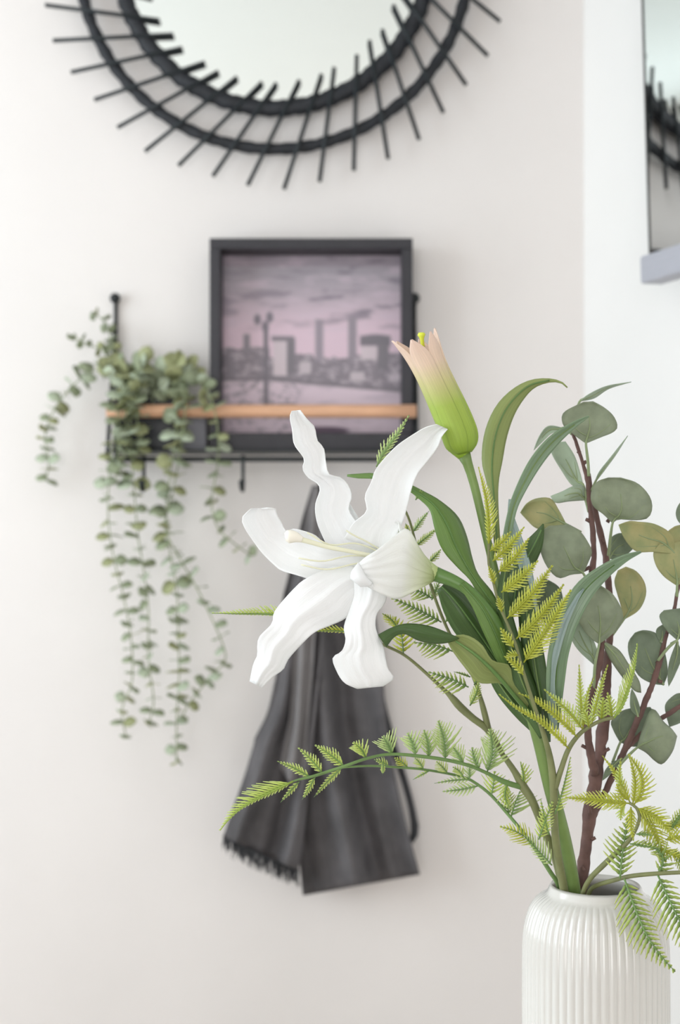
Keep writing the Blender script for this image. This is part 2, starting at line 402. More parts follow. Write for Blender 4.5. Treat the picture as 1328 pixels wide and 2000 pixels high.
# ------------------------------------------------------------------ wire shelf
SHF = 2.305                                          # front of the shelf
def sx(px, Y): return (px - CX) / F * Y
def sz(py, Y): return CZ + (YH - py) / F * Y
xl, xr = sx(209, SHF), sx(815, SHF)
zr = sz(897, SHF); zt = sz(877, SHF); ztop = sz(594, WY)
shelf = thing('wall_shelf', 'black wire wall shelf with wooden rail and hooks below the round mirror', 'shelf', ((xl + xr) / 2, WY, zr))
for x in (xl, xr):
    tube('bracket', [Vector((x, 2.394, ztop + 0.002)), Vector((x, 2.394, ztop - 0.03)), Vector((x, SHF, zr)), Vector((x, 2.394, zr))][1:3], [0.0035] * 2, 'wire_black', shelf, n=6)
    tube('wall_post', [Vector((x, 2.395, ztop + 0.004)), Vector((x, 2.395, zr))], [0.0035] * 2, 'wire_black', shelf, n=6)
    tube('bottom_wire', [Vector((x, 2.395, zr)), Vector((x, SHF, zr))], [0.0035] * 2, 'wire_black', shelf, n=6)
    bm = bmesh.new(); bmesh.ops.create_uvsphere(bm, u_segments=16, v_segments=10, radius=0.009, matrix=Matrix.Translation((x, 2.388, ztop + 0.008)))
    me = bpy.data.meshes.new('screw_cap'); bm.to_mesh(me); bm.free(); obj('screw_cap', me, 'wire_black', shelf)
boxes('tray', [((xl, SHF + 0.004, zt - 0.004), (xr, 2.397, zt))], 'wire_black', shelf, bevel=0.001)
tube('hook_rail', [Vector((xl, SHF, zr)), Vector((0, SHF, zr)), Vector((xr, SHF, zr))], [0.0042] * 3, 'wire_black', shelf, n=8)
yd = 2.315
tube('wooden_rail', [Vector((sx(209, yd), yd, sz(803, yd))), Vector((0, yd, sz(803, yd))), Vector((sx(813, yd), yd, sz(803, yd)))], [0.0107] * 3, 'dowel_wood', shelf, n=8, sides=16)
hooks = []
for hp in (282, 475, 628, 762):
    x = sx(hp, SHF)
    z0 = zr + 0.006
    pts = [Vector((x, SHF - 0.004, z0)), Vector((x, SHF - 0.007, z0 - 0.02)), Vector((x, SHF - 0.006, z0 - 0.045)), Vector((x, SHF - 0.012, z0 - 0.056)), Vector((x, SHF - 0.026, z0 - 0.054)), Vector((x, SHF - 0.032, z0 - 0.042))]
    hk = tube('hook', pts, [0.003, 0.003, 0.003, 0.0035, 0.0045, 0.0055], 'wire_black', shelf, n=18)

# ------------------------------------------------------------------ picture on the shelf
fy0, fy1 = 2.329, 2.392
fx0, fx1 = sx(409, fy0), sx(806, fy0); fz0, fz1 = zt + 0.0004, sz(465, fy0)
bw_ = 21 / F * fy0; bb = 33 / F * fy0
pic = thing('picture_frame', 'deep black box frame with mauve city skyline print standing on the shelf', 'picture', ((fx0 + fx1) / 2, fy0, fz0))
boxes('frame_rail', [((fx0, fy0, fz1 - bw_), (fx1, fy1, fz1))], 'frame_black', pic, bevel=0.0015)
boxes('frame_rail', [((fx0, fy0, fz0), (fx1, fy1, fz0 + bb))], 'frame_black', pic, bevel=0.0015)
boxes('frame_rail', [((fx0, fy0, fz0 + bb), (fx0 + bw_, fy1, fz1 - bw_))], 'frame_black', pic, bevel=0.0015)
boxes('frame_rail', [((fx1 - bw_, fy0, fz0 + bb), (fx1, fy1, fz1 - bw_))], 'frame_black', pic, bevel=0.0015)
def sstep(a, b, v):
    t = min(1, max(0, (v - a) / (b - a))); return t * t * (3 - 2 * t)
def art(cx, cy):
    """colour of the print at picture coordinates (crop of 1328 x 1386 over the frame)"""
    n = noise.fractal(Vector((cx / 260, cy / 60, 3.1)), 0.8, 2.0, 4)
    n2 = noise.fractal(Vector((cx / 40, cy / 26, 9.7)), 0.8, 2.0, 4)
    n3 = noise.fractal(Vector((cx / 90, cy / 70, 1.7)), 0.8, 2.0, 3)
    def mixc(a, b, t): return tuple(x + (y - x) * t for x, y in zip(a, b))
    c = mixc((158, 150, 158), (206, 182, 194), sstep(250, 600, cy))
    c = mixc(c, (126, 118, 128), sstep(0.05, 0.7, n) * (1 - sstep(420, 640, cy)) * (0.55 + 0.45 * sstep(300, 1000, cx)))
    c = mixc(c, (196, 178, 190), sstep(0.1, 0.6, -n) * 0.6 * (1 - sstep(500, 700, cy)))
    dark = (132, 124, 131)
    sky = 705 - 30 * n3 - 45 * sstep(560, 900, cx) * 0 - 14 * n2
    if cx < 420: sky = 660 - 20 * n2
    if cy > sky: c = mixc(dark, (176, 164, 172), sstep(0.05, 0.5, n2) * 0.8)
    def rect(x0, x1, y0, y1, col, soft=7, k=1.0):
        nonlocal c
        a = sstep(x0 - soft, x0 + soft, cx) * (1 - sstep(x1 - soft, x1 + soft, cx)) * sstep(y0 - soft, y0 + soft, cy) * (1 - sstep(y1 - soft, y1 + soft, cy))
        c = mixc(c, col, a * k)
    rect(680, 726, 510, 730, (148, 138, 147)); rect(868, 916, 498, 720, (144, 135, 143))
    rect(270, 308, 588, 690, (136, 129, 136)); rect(440, 520, 625, 810, (196, 182, 188)); rect(518, 566, 612, 800, (124, 118, 124))
    rect(430, 560, 600, 626, (128, 121, 128)); rect(935, 1110, 600 - 10 * math.sin((cx - 935) / 175 * 3.1), 652, (120, 114, 121)); rect(940, 1032, 655, 725, (196, 182, 188))
    rect(1034, 1100, 640, 780, (124, 118, 124)); rect(590, 655, 735, 800, (186, 174, 180)); rect(880, 960, 790, 838, (186, 174, 180)); rect(1100, 1165, 800, 840, (180, 168, 176))
    quay = 828 + max(0, cx - 420) / 750 * 62
    if cy > quay:
        c = mixc((204, 186, 196), (178, 164, 174), sstep(0.1, 0.6, n) * 0.6)
        if cx < 640: c = mixc(c, (140, 132, 140), sstep(0.0, 0.45, n2) * 0.75 * (1 - sstep(560, 640, cx)))
    a = 1 - sstep(5, 14, abs(cy - quay)); c = mixc(c, (120, 114, 120), a * 0.9)
    rect(385, 412, 560, 985, (120, 114, 121), 5)
    for lx, ly in ((350, 512), (420, 500), (395, 548)):
        a = 1 - sstep(12, 28, math.hypot(cx - lx, (cy - ly) * 0.7)); c = mixc(c, (122, 116, 124), a)
    a = 1 - sstep(0.8, 1.1, math.hypot((cx - 740) / 140, (cy - 1100) / 22)); c = mixc(c, (100, 84, 98), a)
    a = 1 - sstep(0.8, 1.1, math.hypot((cx - 520) / 70, (cy - 965) / 12)); c = mixc(c, (128, 121, 128), a)
    if cy < 230: c = mixc(c, (120, 104, 114), 0.3)  # shade under the frame's top rail, painted into the print colour
    return lin(*c, k=1.12)
ay = fy1 - 0.006; NA = 170
ax0, ax1, az0, az1 = fx0 + bw_ * 0.6, fx1 - bw_ * 0.6, fz0 + bb * 0.6, fz1 - bw_ * 0.6
V = []; cols = []
for i in range(NA + 1):
    for j in range(NA + 1):
        x = ax0 + (ax1 - ax0) * j / NA; z = az1 + (az0 - az1) * i / NA
        V.append(Vector((x, ay, z)))
        cols.append(art((j / NA) * 1060 + 130, (i / NA) * 1010 + 150))
Fc = [(i * (NA + 1) + j, (i + 1) * (NA + 1) + j, (i + 1) * (NA + 1) + j + 1, i * (NA + 1) + j + 1) for i in range(NA) for j in range(NA)]
me = mesh(V, Fc, 'print'); ca = me.color_attributes.new('ink', 'FLOAT_COLOR', 'POINT')
for i, c in enumerate(cols): ca.data[i].color = c
m = mat('print_paper', (0.5, 0.5, 0.5, 1), 0.7)
an = m.node_tree.nodes.new('ShaderNodeAttribute'); an.attribute_name = 'ink'
m.node_tree.links.new(an.outputs['Color'], m.node_tree.nodes['Principled BSDF'].inputs['Base Color'])
obj('print', me, 'print_paper', pic, smooth=False)
boxes('back_board', [((fx0 + bw_ * 0.4, ay + 0.0005, fz0 + bb * 0.5), (fx1 - bw_ * 0.4, fy1 - 0.001, fz1 - bw_ * 0.5))], 'frame_black', pic)

# ------------------------------------------------------------------ grey box and trailing plant
gy0 = 2.35
gb = thing('small_box', 'small grey box between the trailing plant and the framed print', 'box', (sx(383, gy0), gy0, zt))
boxes('box_body', [((sx(350, gy0), gy0, zt + 0.0003), (sx(403, gy0), 2.392, sz(822, gy0)))], 'box_grey', gb, bevel=0.0015)
boxes('box_lid', [((sx(349, gy0), gy0 - 0.001, sz(822, gy0)), (sx(404, gy0), 2.393, sz(813, gy0)))], 'box_grey', gb, bevel=0.001)

py0 = 2.345
px0, px1 = sx(232, py0), sx(346, py0); pz1 = sz(762, py0); pmid = (px0 + px1) / 2
plant = thing('trailing_plant', 'trailing eucalyptus plant in a black pot spilling off the shelf', 'plant', (pmid, 2.37, zt))
pt_ = 0.004; pb = zt + 0.0003
boxes('pot', [((px0, py0, pb), (px1, 2.394, pb + pt_)), ((px0, py0, pb), (px1, py0 + pt_, pz1)), ((px0, 2.390, pb), (px1, 2.394, pz1)),
              ((px0, py0 + pt_, pb), (px0 + pt_, 2.39, pz1)), ((px1 - pt_, py0 + pt_, pb), (px1, 2.39, pz1)),
              ((px0 + pt_, py0 + pt_, pz1 - 0.02), (px1 - pt_, 2.39, pz1 - 0.014))], 'pot_black', plant)
def leaf_mesh(name, ln, wd):
    V = []; Fc = []; n = 7
    for i in range(n):
        t = i / (n - 1); hw = wd / 2 * (math.sin(math.pi * (t * 0.93 + 0.04)) ** 0.7) if 0 < i < n - 1 else wd * 0.05
        for s in (-1, 0, 1):
            V.append(Vector((t * ln, s * hw, 0.06 * ln * math.sin(math.pi * t) + abs(s) * 0.05 * ln)))
    for i in range(n - 1):
        for k in range(2): Fc.append((i * 3 + k, i * 3 + k + 1, i * 3 + k + 4, i * 3 + k + 3))
    return mesh(V, Fc, name)
leaf_meshes = []
for nm, mm, ln, wd in (('leaf_a', 'vine_leaf', 0.026, 0.025), ('leaf_b', 'vine_leaf_pale', 0.025, 0.025), ('leaf_c', 'vine_leaf_olive', 0.026, 0.024), ('leaf_d', 'vine_leaf_olive', 0.032, 0.03)):
    lm = leaf_mesh(nm, ln, wd); lm.materials.append(M[mm])
    for p in lm.polygons: p.use_smooth = True
    leaf_meshes.append(lm)
rl = random.Random(21)
def put_leaf(vine, pos, rad, nor, sc_, lm):
    o = bpy.data.objects.new('leaf', lm); sc.collection.objects.link(o)
    x = rad.normalized(); z = (nor - x * nor.dot(x)).normalized(); y = z.cross(x)
    R = Matrix((x, y, z)).transposed().to_4x4()
    s = o.modifiers.new('thickness', 'SOLIDIFY'); s.thickness = 0.0005; s.offset = 0
    o.parent = vine
    o.matrix_local = Matrix.Translation(pos) @ R @ Matrix.Scale(sc_, 4)
def vine(pp, yy, step=25, big=1.0, pale=0.25, top=0.0):
    pts = [at(x, y, Y - (0.026 if i > 0 and y > 745 and x > 200 else 0.0)) for i, ((x, y), Y) in enumerate(zip(pp, yy))]
    v = tube('vine', pts, [0.0011] * len(pts), 'vine_stem', plant, n=len(pts) * 5, sides=5)
    tot = sum((pts[i + 1] - pts[i]).length for i in range(len(pts) - 1)); n = max(3, int(tot / (step / F * 2.35)))
    S = cat_rom(pts, n + 1); ang = rl.uniform(0, 6)
    for i in range(1, n + 1):
        ax = (S[min(i + 1, n)] - S[max(i - 1, 0)]).normalized()
        a = ax.cross(Vector((0.2, 1, 0.1))).normalized(); b = ax.cross(a)
        ang += math.pi / 2 + rl.uniform(-0.4, 0.4)
        f = big * (1.12 - 0.35 * i / n) * rl.uniform(0.75, 1.15)
        for s in (0, math.pi):
            if rl.random() < 0.08: continue
            an_ = ang + s + rl.uniform(-0.3, 0.3)
            r = a * math.cos(an_) + b * math.sin(an_) - ax * rl.uniform(-0.35, 0.25)
            no = -ax * rl.uniform(0.3, 1.0) + Vector((rl.uniform(-.6, .6), rl.uniform(-1.1, .1), rl.uniform(-.2, .7)))
            q_ = rl.random()
            lm = leaf_meshes[1] if q_ < pale else leaf_meshes[2] if q_ < pale + 0.3 else leaf_meshes[0]
            pos = S[i].copy()
            if pos.y > 2.375: pos.y = 2.375
            put_leaf(v, pos, r, no, f, lm)
    return v
vine([(270, 765), (240, 730), (195, 722), (160, 738), (130, 768), (105, 802), (88, 850), (95, 900), (90, 938)], [2.37, 2.34, 2.34, 2.34, 2.345, 2.35, 2.355, 2.36, 2.36], 20, pale=0.3)
vine([(262, 765), (235, 720), (218, 665), (205, 630), (185, 612)], [2.37, 2.34, 2.345, 2.35, 2.35], 19, 0.85)
vine([(262, 765), (230, 705), (185, 678), (140, 657)], [2.37, 2.34, 2.345, 2.35], 19, 0.75, 0.3)
vine([(270, 765), (240, 765), (222, 850), (212, 950), (212, 1020), (222, 1090), (240, 1160), (255, 1240), (258, 1330), (238, 1385), (246, 1438)], [2.37] + [2.325] + [2.32] * 2 + [2.33] * 7, 24)
vine([(280, 765), (258, 770), (255, 860), (262, 960), (270, 1050), (283, 1130), (290, 1200), (290, 1290), (300, 1370), (290, 1415)], [2.37, 2.325] + [2.315] * 2 + [2.33] * 6, 25)
vine([(300, 765), (335, 745), (345, 830), (332, 930), (325, 1000), (332, 1080), (345, 1150), (348, 1230), (350, 1320), (345, 1400), (345, 1488)], [2.37, 2.325] + [2.31] * 2 + [2.325] * 7, 24, 1.05)
vine([(320, 765), (350, 720), (362, 780), (352, 880), (335, 970), (322, 1030), (345, 1080), (385, 1150), (412, 1205), (436, 1262), (438, 1292), (400, 1335), (370, 1372), (356, 1400)], [2.37, 2.33] + [2.31] * 2 + [2.32] * 10, 25)
vine([(320, 765), (372, 740), (408, 770), (424, 830), (426, 900), (413, 980), (425, 1030), (455, 1060), (490, 1085)], [2.37, 2.325] + [2.31] * 2 + [2.325] * 5, 25, 0.95)
vine([(290, 765), (280, 720), (250, 750), (235, 800), (230, 880), (245, 930)], [2.37, 2.33, 2.32, 2.315, 2.312, 2.32], 21, 1.1, 0.3)
vine([(300, 765), (300, 715), (275, 740), (265, 800), (275, 860), (262, 900)], [2.37, 2.33, 2.32, 2.315, 2.312, 2.32], 21, 1.1, 0.3)
vine([(285, 765), (262, 745), (242, 790), (250, 850), (238, 900), (226, 945)], [2.37, 2.335, 2.32, 2.312, 2.312, 2.32], 21, 1.2, 0.2)
tv = tube('vine', [at(300, 765, 2.37), at(345, 725, 2.34), at(385, 735, 2.335)], [0.001] * 3, 'vine_stem', plant, n=8, sides=5)
for (x, y) in ((338, 705), (352, 712), (368, 722), (384, 735), (345, 730), (322, 735), (300, 722), (398, 755), (375, 745), (245, 705), (262, 712), (282, 708), (250, 740), (225, 735), (215, 740), (310, 760), (405, 790), (330, 770), (362, 790)):
    put_leaf(tv, at(x, y, (2.335 if x < 390 else 2.305) + rl.uniform(-0.012, 0.008)), Vector((rl.uniform(-1, 1), rl.uniform(-.5, .1), rl.uniform(-.6, 1))), Vector((rl.uniform(-.4, .4), -1, rl.uniform(0, .6))), rl.uniform(0.9, 1.25), leaf_meshes[rl.choice((0, 1, 2, 3))])

# ------------------------------------------------------------------ scarf on a hook
scarf = thing('scarf', 'dark grey fringed scarf hanging in folds from the shelf hook', 'scarf', (sx(635, SHF), SHF, sz(1750, SHF)))
def cloth(name, L, R, yc, folds, m, amp=0.018, nr=48, nc=60, seed=0.0, thick=0.0015, slope=0.0):
    A = cat_rom([Vector(p) for p in L], nr); B = cat_rom([Vector(p) for p in R], nr); rows = []
    for i in range(nr):
        t = i / (nr - 1); row = []
        for j in range(nc):
            u = j / (nc - 1); p = A[i].lerp(B[i], u)
            f = 0
            for k, (fr, am, ph) in enumerate(folds): f += am * math.sin(fr * (u + 0.06 * math.sin(3 * t + seed)) * 2 * math.pi + ph + 0.8 * t)
            f += 0.35 * noise.noise(Vector((u * 5 + seed, t * 3, seed)))
            edge = min(1, 6 * u, 6 * (1 - u))
            y = yc + slope * (u - .5) + amp * (0.45 + 0.75 * t) * f * (0.4 + 0.6 * edge)
            row.append(at(p.x, p.y, min(2.393, y)))
        rows.append(row)
    return surf(name, rows, m, scarf, thick)
cloth('cloth_panel', [(612, 950), (594, 1008), (575, 1090), (560, 1180), (552, 1280), (550, 1400), (560, 1520), (580, 1640), (592, 1749)],
      [(624, 949), (664, 1006), (700, 1090), (728, 1180), (745, 1300), (757, 1420), (775, 1530), (796, 1620), (820, 1708)], 2.345,
      [(1.6, 1.0, 0.4), (3.4, 0.45, 1.3)], 'scarf_cloth', amp=0.03, seed=1.3)
cloth('cloth_panel', [(610, 949), (590, 1016), (562, 1130), (551, 1180), (540, 1310), (526, 1388), (501, 1437), (477, 1516), (451, 1590), (436, 1635)],
      [(622, 948), (640, 1016), (640, 1130), (632, 1250), (622, 1350), (612, 1450), (602, 1550), (592, 1640), (582, 1700)], 2.318,
      [(1.3, 1.0, 2.2), (2.9, 0.4, 0.3)], 'scarf_cloth', amp=0.02, seed=4.1)
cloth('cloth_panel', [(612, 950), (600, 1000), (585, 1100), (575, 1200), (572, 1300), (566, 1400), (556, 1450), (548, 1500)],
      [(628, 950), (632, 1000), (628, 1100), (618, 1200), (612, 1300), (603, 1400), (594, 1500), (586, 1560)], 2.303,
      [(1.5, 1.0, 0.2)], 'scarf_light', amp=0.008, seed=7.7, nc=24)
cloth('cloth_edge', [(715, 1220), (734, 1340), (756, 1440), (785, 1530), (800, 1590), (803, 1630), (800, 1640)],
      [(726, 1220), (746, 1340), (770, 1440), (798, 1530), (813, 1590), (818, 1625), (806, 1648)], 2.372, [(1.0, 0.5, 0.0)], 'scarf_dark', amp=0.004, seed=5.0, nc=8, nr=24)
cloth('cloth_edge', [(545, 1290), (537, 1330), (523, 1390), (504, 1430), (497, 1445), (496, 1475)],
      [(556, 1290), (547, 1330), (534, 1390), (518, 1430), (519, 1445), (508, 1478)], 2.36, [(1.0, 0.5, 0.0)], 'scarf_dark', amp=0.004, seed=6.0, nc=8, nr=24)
V, Fc = [], []
rf = random.Random(4)
for k in range(150):
    t = k / 149
    x = 437 + (583 - 437) * t; y = 1634 + (1702 - 1634) * t ** 0.9
    ln = rf.uniform(14, 34); yb = 2.318 + rf.uniform(-0.006, 0.01)
    tube_data([at(x, y - 3, yb), at(x + rf.uniform(-3, 3), y + ln * .5, yb), at(x + rf.uniform(-6, 6), y + ln, yb + rf.uniform(-.004, .004))], [0.0011, 0.001, 0.0005], 4, 4, V, Fc)
fr = obj('fringe', mesh(V, Fc), 'scarf_dark', scarf); fr['kind'] = 'stuff'

# ------------------------------------------------------------------ console table under the vase
VX, VY = sx(1163, 1.2), 1.2
rimz = sz(1727, VY); pv = VY / F
vz0 = rimz - 0.222
tb = thing('console_table', 'white console table carrying the ribbed vase', 'table', (0.2, 1.22, 0))
boxes('table_top', [((-0.35, 1.02, vz0 - 0.025), (0.68, 1.40, vz0))], 'table_white', tb, bevel=0.003)
boxes('apron', [((-0.31, 1.06, vz0 - 0.085), (0.64, 1.36, vz0 - 0.025))], 'table_white', tb)
for x in (-0.33, 0.62):
    for y in (1.04, 1.34): boxes('leg', [((x, y, 0), (x + 0.04, y + 0.04, vz0 - 0.025))], 'table_white', tb, bevel=0.002)

# ------------------------------------------------------------------ ribbed vase
vase = thing('ribbed_vase', 'white porcelain vase with vertical ribs holding the flowers', 'vase', (VX, VY, vz0))
prof = [(60, 0.0, 0), (132, 0.0, 0), (140, 0.004, .5), (142, 0.012, 1), (142, 0.06, 1), (142, 0.10, 1), (142, 0.14, 1), (141.5, 0.165, 1), (139.5, 0.180, 1), (135, 0.191, 1),
        (128, 0.2, 1), (119, 0.2065, 1), (109, 0.2105, .8), (101, 0.2128, .3), (96, 0.2142, 0), (92, 0.2165, 0), (90, 0.219, 0), (88.5, 0.2212, 0), (86.5, 0.222, 0), (84.5, 0.2212, 0), (83.5, 0.218, 0)]
inner = [(84, 0.214, 0), (92, 0.209, 0), (110, 0.2, 0), (126, 0.188, 0), (133, 0.17, 0), (134, 0.08, 0), (130, 0.012, 0), (60, 0.008, 0)]
NR, SEG = 56, 56 * 8
V = []; Fc = []
PR = cat_rom([Vector((r, z * 1000, k)) for r, z, k in prof], 70) + cat_rom([Vector((r, z * 1000, k)) for r, z, k in inner], 20)
for (r, z, k) in PR:
    for s in range(SEG):
        a = 2 * math.pi * s / SEG; g = abs(math.sin(a * NR / 2))
        rr = (r * pv) + max(0, min(1, k)) * (0.0013 * (g ** 0.75) - 0.0009)
        V.append(Vector((VX + rr * math.cos(a), VY + rr * math.sin(a), vz0 + z / 1000)))
nP = len(PR)
for i in range(nP - 1):
    for s in range(SEG):
        s2 = (s + 1) % SEG; Fc.append((i * SEG + s, i * SEG + s2, (i + 1) * SEG + s2, (i + 1) * SEG + s))
Fc.append(tuple(range(SEG))[::-1]); Fc.append(tuple((nP - 1) * SEG + s for s in range(SEG)))
obj('vase_body', mesh(V, Fc), 'porcelain', vase)

# ------------------------------------------------------------------ lily
lily = thing('lily_stem', 'white lily stem with one open bloom, a bud and strap leaves', 'flower', (sx(1118, 1.19), 1.19, rimz - 0.15))
ptube('stem', [(1150, 2050, 13, 1.205), (1132, 1850, 13, 1.2), (1120, 1735, 13.5, 1.196), (1102, 1640, 13.5, 1.186), (1076, 1540, 14, 1.175), (1056, 1450, 15, 1.17), (1034, 1370, 15, 1.17), (1010, 1290, 13, 1.17), (988, 1210, 10, 1.172),
               (967, 1120, 8.5, 1.175), (948, 1040, 8, 1.175), (928, 955, 8.5, 1.175), (914, 908, 9.5, 1.175), (905, 886, 14, 1.175)], 'lily_stem', lily, n=60, sides=12)
ptube('pedicel', [(1020, 1330, 11, 1.168), (992, 1262, 11, 1.16), (962, 1205, 11, 1.155), (925, 1162, 11, 1.155), (890, 1137, 12, 1.158), (850, 1121, 15, 1.162)], 'lily_green', lily, n=30, sides=10)

# bloom: throat funnel with petals
Bc, Mc = at(853, 1122, 1.163), at(752, 1088, 1.150)
axd = (Mc - Bc).normalized(); e1 = axd.cross(Vector((0, 1, 0))).normalized(); e2 = axd.cross(e1).normalized()
rows = []
for i in range(16):
    t = i / 15; r = (13 + 57 * t ** 1.25) * 1.15 / F
    c = Bc.lerp(Mc, t)
    rows.append([c + (e1 * math.cos(a) + e2 * math.sin(a)) * r * (1 + 0.06 * t * math.cos(6 * a)) for a in [2 * math.pi * k / 36 for k in range(37)]])
bloom = surf('bloom', rows, 'petal_throat', lily, 0.0008)
def pet(base, L, tip, R, Y, **k):
    k.setdefault('cor', 0.00035); mm = k.pop('m', 'petal_white')
    return petal('petal', base, L, tip, R, Y, mm, bloom, nc=29, **k)
# upper left petal
pet(((640, 1068), (742, 1075)), [(629, 1045), (619, 1019), (616, 987), (625, 957), (619, 943), (603, 934), (591, 916), (594, 896), (575, 868), (571, 840), (566, 816)], ((570, 803), (586, 801)),
    [(712, 1040), (685, 1005), (681, 990), (687, 969), (680, 948), (665, 933), (642, 926), (636, 903), (632, 875), (620, 861), (614, 834), (601, 821)],
    (1.160, 1.166, 1.168, 1.165, 1.158), cup=0.008, rip=0.004, nr=34, ridge=-0.002)
# inner petal behind the two upper ones
pet(((668, 1045), (728, 1075)), [(668, 1015), (675, 990)], (684, 985), [(712, 1035), (700, 1012)], (1.170, 1.178, 1.182), cup=0.004)
# upper right petal
pet(((672, 1052), (770, 1085)), [(690, 1022), (716, 999), (713, 969), (725, 942), (732, 921), (748, 899), (775, 871), (805, 850), (831, 835)], ((853, 829), (874, 838)),
    [(775, 1045), (788, 1015), (796, 985), (805, 949), (817, 922), (831, 905), (854, 874), (862, 853)],
    (1.143, 1.150, 1.158, 1.160, 1.156), cup=0.010, rip=0.003, nr=30, ridge=-0.003, ph=1.0)
# left petal
pet(((742, 1068), (735, 1125)), [(690, 1062), (642, 1066), (616, 1046), (592, 1037), (573, 1033), (558, 1037), (548, 1018), (540, 1005), (538, 994)], ((523, 992), (490, 994)),
    [(690, 1150), (650, 1145), (619, 1135), (596, 1128), (573, 1121), (549, 1114), (533, 1101), (513, 1081), (496, 1058), (480, 1034), (473, 1012)],
    (1.150, 1.146, 1.144, 1.150, 1.158, 1.154), cup=0.010, rip=0.003, nr=34, ridge=-0.002, ph=2.0)
# lower left petal
pet(((690, 1105), (742, 1140)), [(645, 1108), (596, 1131), (576, 1148), (549, 1178), (535, 1198), (531, 1218), (507, 1243), (503, 1262), (503, 1280), (495, 1298)], ((488, 1331), (512, 1343)),
    [(708, 1165), (690, 1185), (675, 1207), (646, 1221), (616, 1234), (592, 1255), (563, 1287), (553, 1307), (531, 1323)],
    (1.142, 1.134, 1.130, 1.134, 1.142), cup=-0.006, rip=0.005, nr=34, ridge=-0.002, ph=0.5)
# bottom petal
pet(((690, 1128), (765, 1128)), [(692, 1161), (684, 1188), (672, 1224), (675, 1250), (667, 1272), (650, 1284), (656, 1307), (672, 1333)], ((698, 1345), (748, 1340)),
    [(757, 1158), (750, 1180), (736, 1198), (733, 1221), (738, 1241), (748, 1261), (753, 1287), (758, 1307), (769, 1324)],
    (1.132, 1.124, 1.122, 1.126, 1.134), cup=-0.007, rip=0.004, nr=32, ridge=-0.002, ph=3.0)
# near petal, seen from outside, its tip curled over
pet(((849, 1112), (846, 1136)), [(822, 1074), (797, 1034), (774, 1044), (738, 1073), (712, 1090)], ((694, 1108), (686, 1128)),
    [(812, 1154), (775, 1170), (745, 1160), (722, 1148)],
    (1.158, 1.140, 1.128, 1.118, 1.112, 1.112), cup=-0.004, rip=0.002, nr=30, cor=0.0009, m='petal_outer')
pet(((700, 1098), (728, 1150)), [(694, 1106), (686, 1118)], ((685, 1131), (704, 1146)), [(728, 1138), (722, 1144)], (1.110, 1.105, 1.107), cup=-0.005, nr=12, cor=0.0)
ptube('pistil', [(790, 1098, 4, 1.152), (740, 1088, 4, 1.14), (690, 1078, 4, 1.133), (640, 1068, 4.5, 1.13), (600, 1057, 5, 1.128), (578, 1051, 6, 1.127)], 'pistil_cream', bloom, n=24)
ptube('stigma', [(590, 1054, 6, 1.127), (576, 1049, 11, 1.126), (564, 1048, 13, 1.126), (557, 1049, 8, 1.126)], 'stigma_cream', bloom, n=14, sides=10)
for pts in ([(770, 1092), (700, 1062), (645, 1064), (600, 1040)], [(770, 1094), (690, 1085), (630, 1096), (583, 1090)], [(770, 1096), (700, 1100), (640, 1112), (588, 1103)], [(770, 1090), (720, 1060), (690, 1045), (676, 1036)]):
    ptube('filament', [(x, y, 1.6, Y) for (x, y), Y in zip(pts, (1.150, 1.139, 1.134, 1.132))], 'pistil_cream', bloom, n=16, sides=6)

# bud: six long petals wrapped around each other, tips parted
BL = [(890, 889), (871, 877), (860, 851), (845, 816), (830, 780), (812, 740), (793, 706), (776, 684), (761, 667)]
BR = [(921, 882), (932, 865), (933, 843), (924, 816), (909, 783), (891, 747), (874, 711), (863, 680), (852, 640)]
NB = 34
A = cat_rom([Vector(p) for p in BL], NB); B = cat_rom([Vector(p) for p in BR], NB)
bud = ptube('bud', [(906, 892, 12, 1.175), (903, 884, 17, 1.175), (899, 874, 22, 1.175), (893, 860, 18, 1.175)], 'bud_green', lily, n=12, sides=14)
for k in range(6):
    ac = math.radians(20 + 60 * k); tmax = (1.0, 0.955, 0.985, 1.0, 0.965, 0.985)[k]; inn = (1.0, 0.955)[k % 2]
    V = []; U = []; nc = 11
    for i in range(NB):
        t = i / (NB - 1) * tmax; kk = t * (NB - 1); i0 = min(int(kk), NB - 2)
        pa = A[i0].lerp(A[i0 + 1], kk - i0); pb_ = B[i0].lerp(B[i0 + 1], kk - i0)
        c = (pa + pb_) / 2; hv = (pb_ - pa) / 2; r_ = hv.length
        tt = i / (NB - 1); hw_ = math.radians(35 if k % 2 == 0 else 32) * (1 if tt < 0.80 else max(0.06, 1 - ((tt - 0.80) / 0.20) ** 1.8))
        for j in range(nc):
            s_ = 2 * j / (nc - 1) - 1; a_ = ac + hw_ * s_
            f = inn * (1 - 0.035 * abs(s_) ** 2 + 0.02 * math.exp(-(s_ / .15) ** 2))
            V.append(at(c.x + hv.x * math.cos(a_) * f, c.y + hv.y * math.cos(a_) * f, 1.175 + math.sin(a_) * r_ * f * 1.175 / F)); U.append((j / (nc - 1), tt))
    Fc = [(i * nc + j, i * nc + j + 1, (i + 1) * nc + j + 1, (i + 1) * nc + j) for i in range(NB - 1) for j in range(nc - 1)]
    obj('bud_petal', mesh(V, Fc, 'bud_petal', U), 'bud_skin', bud, True, 0.0008)
ptube('bud_pistil', [(830, 720, 4, 1.17), (826, 680, 4, 1.168), (824, 662, 4, 1.166), (823, 654, 8, 1.166), (823, 650, 6, 1.166)], 'bud_pistil', bud, n=16, sides=8)

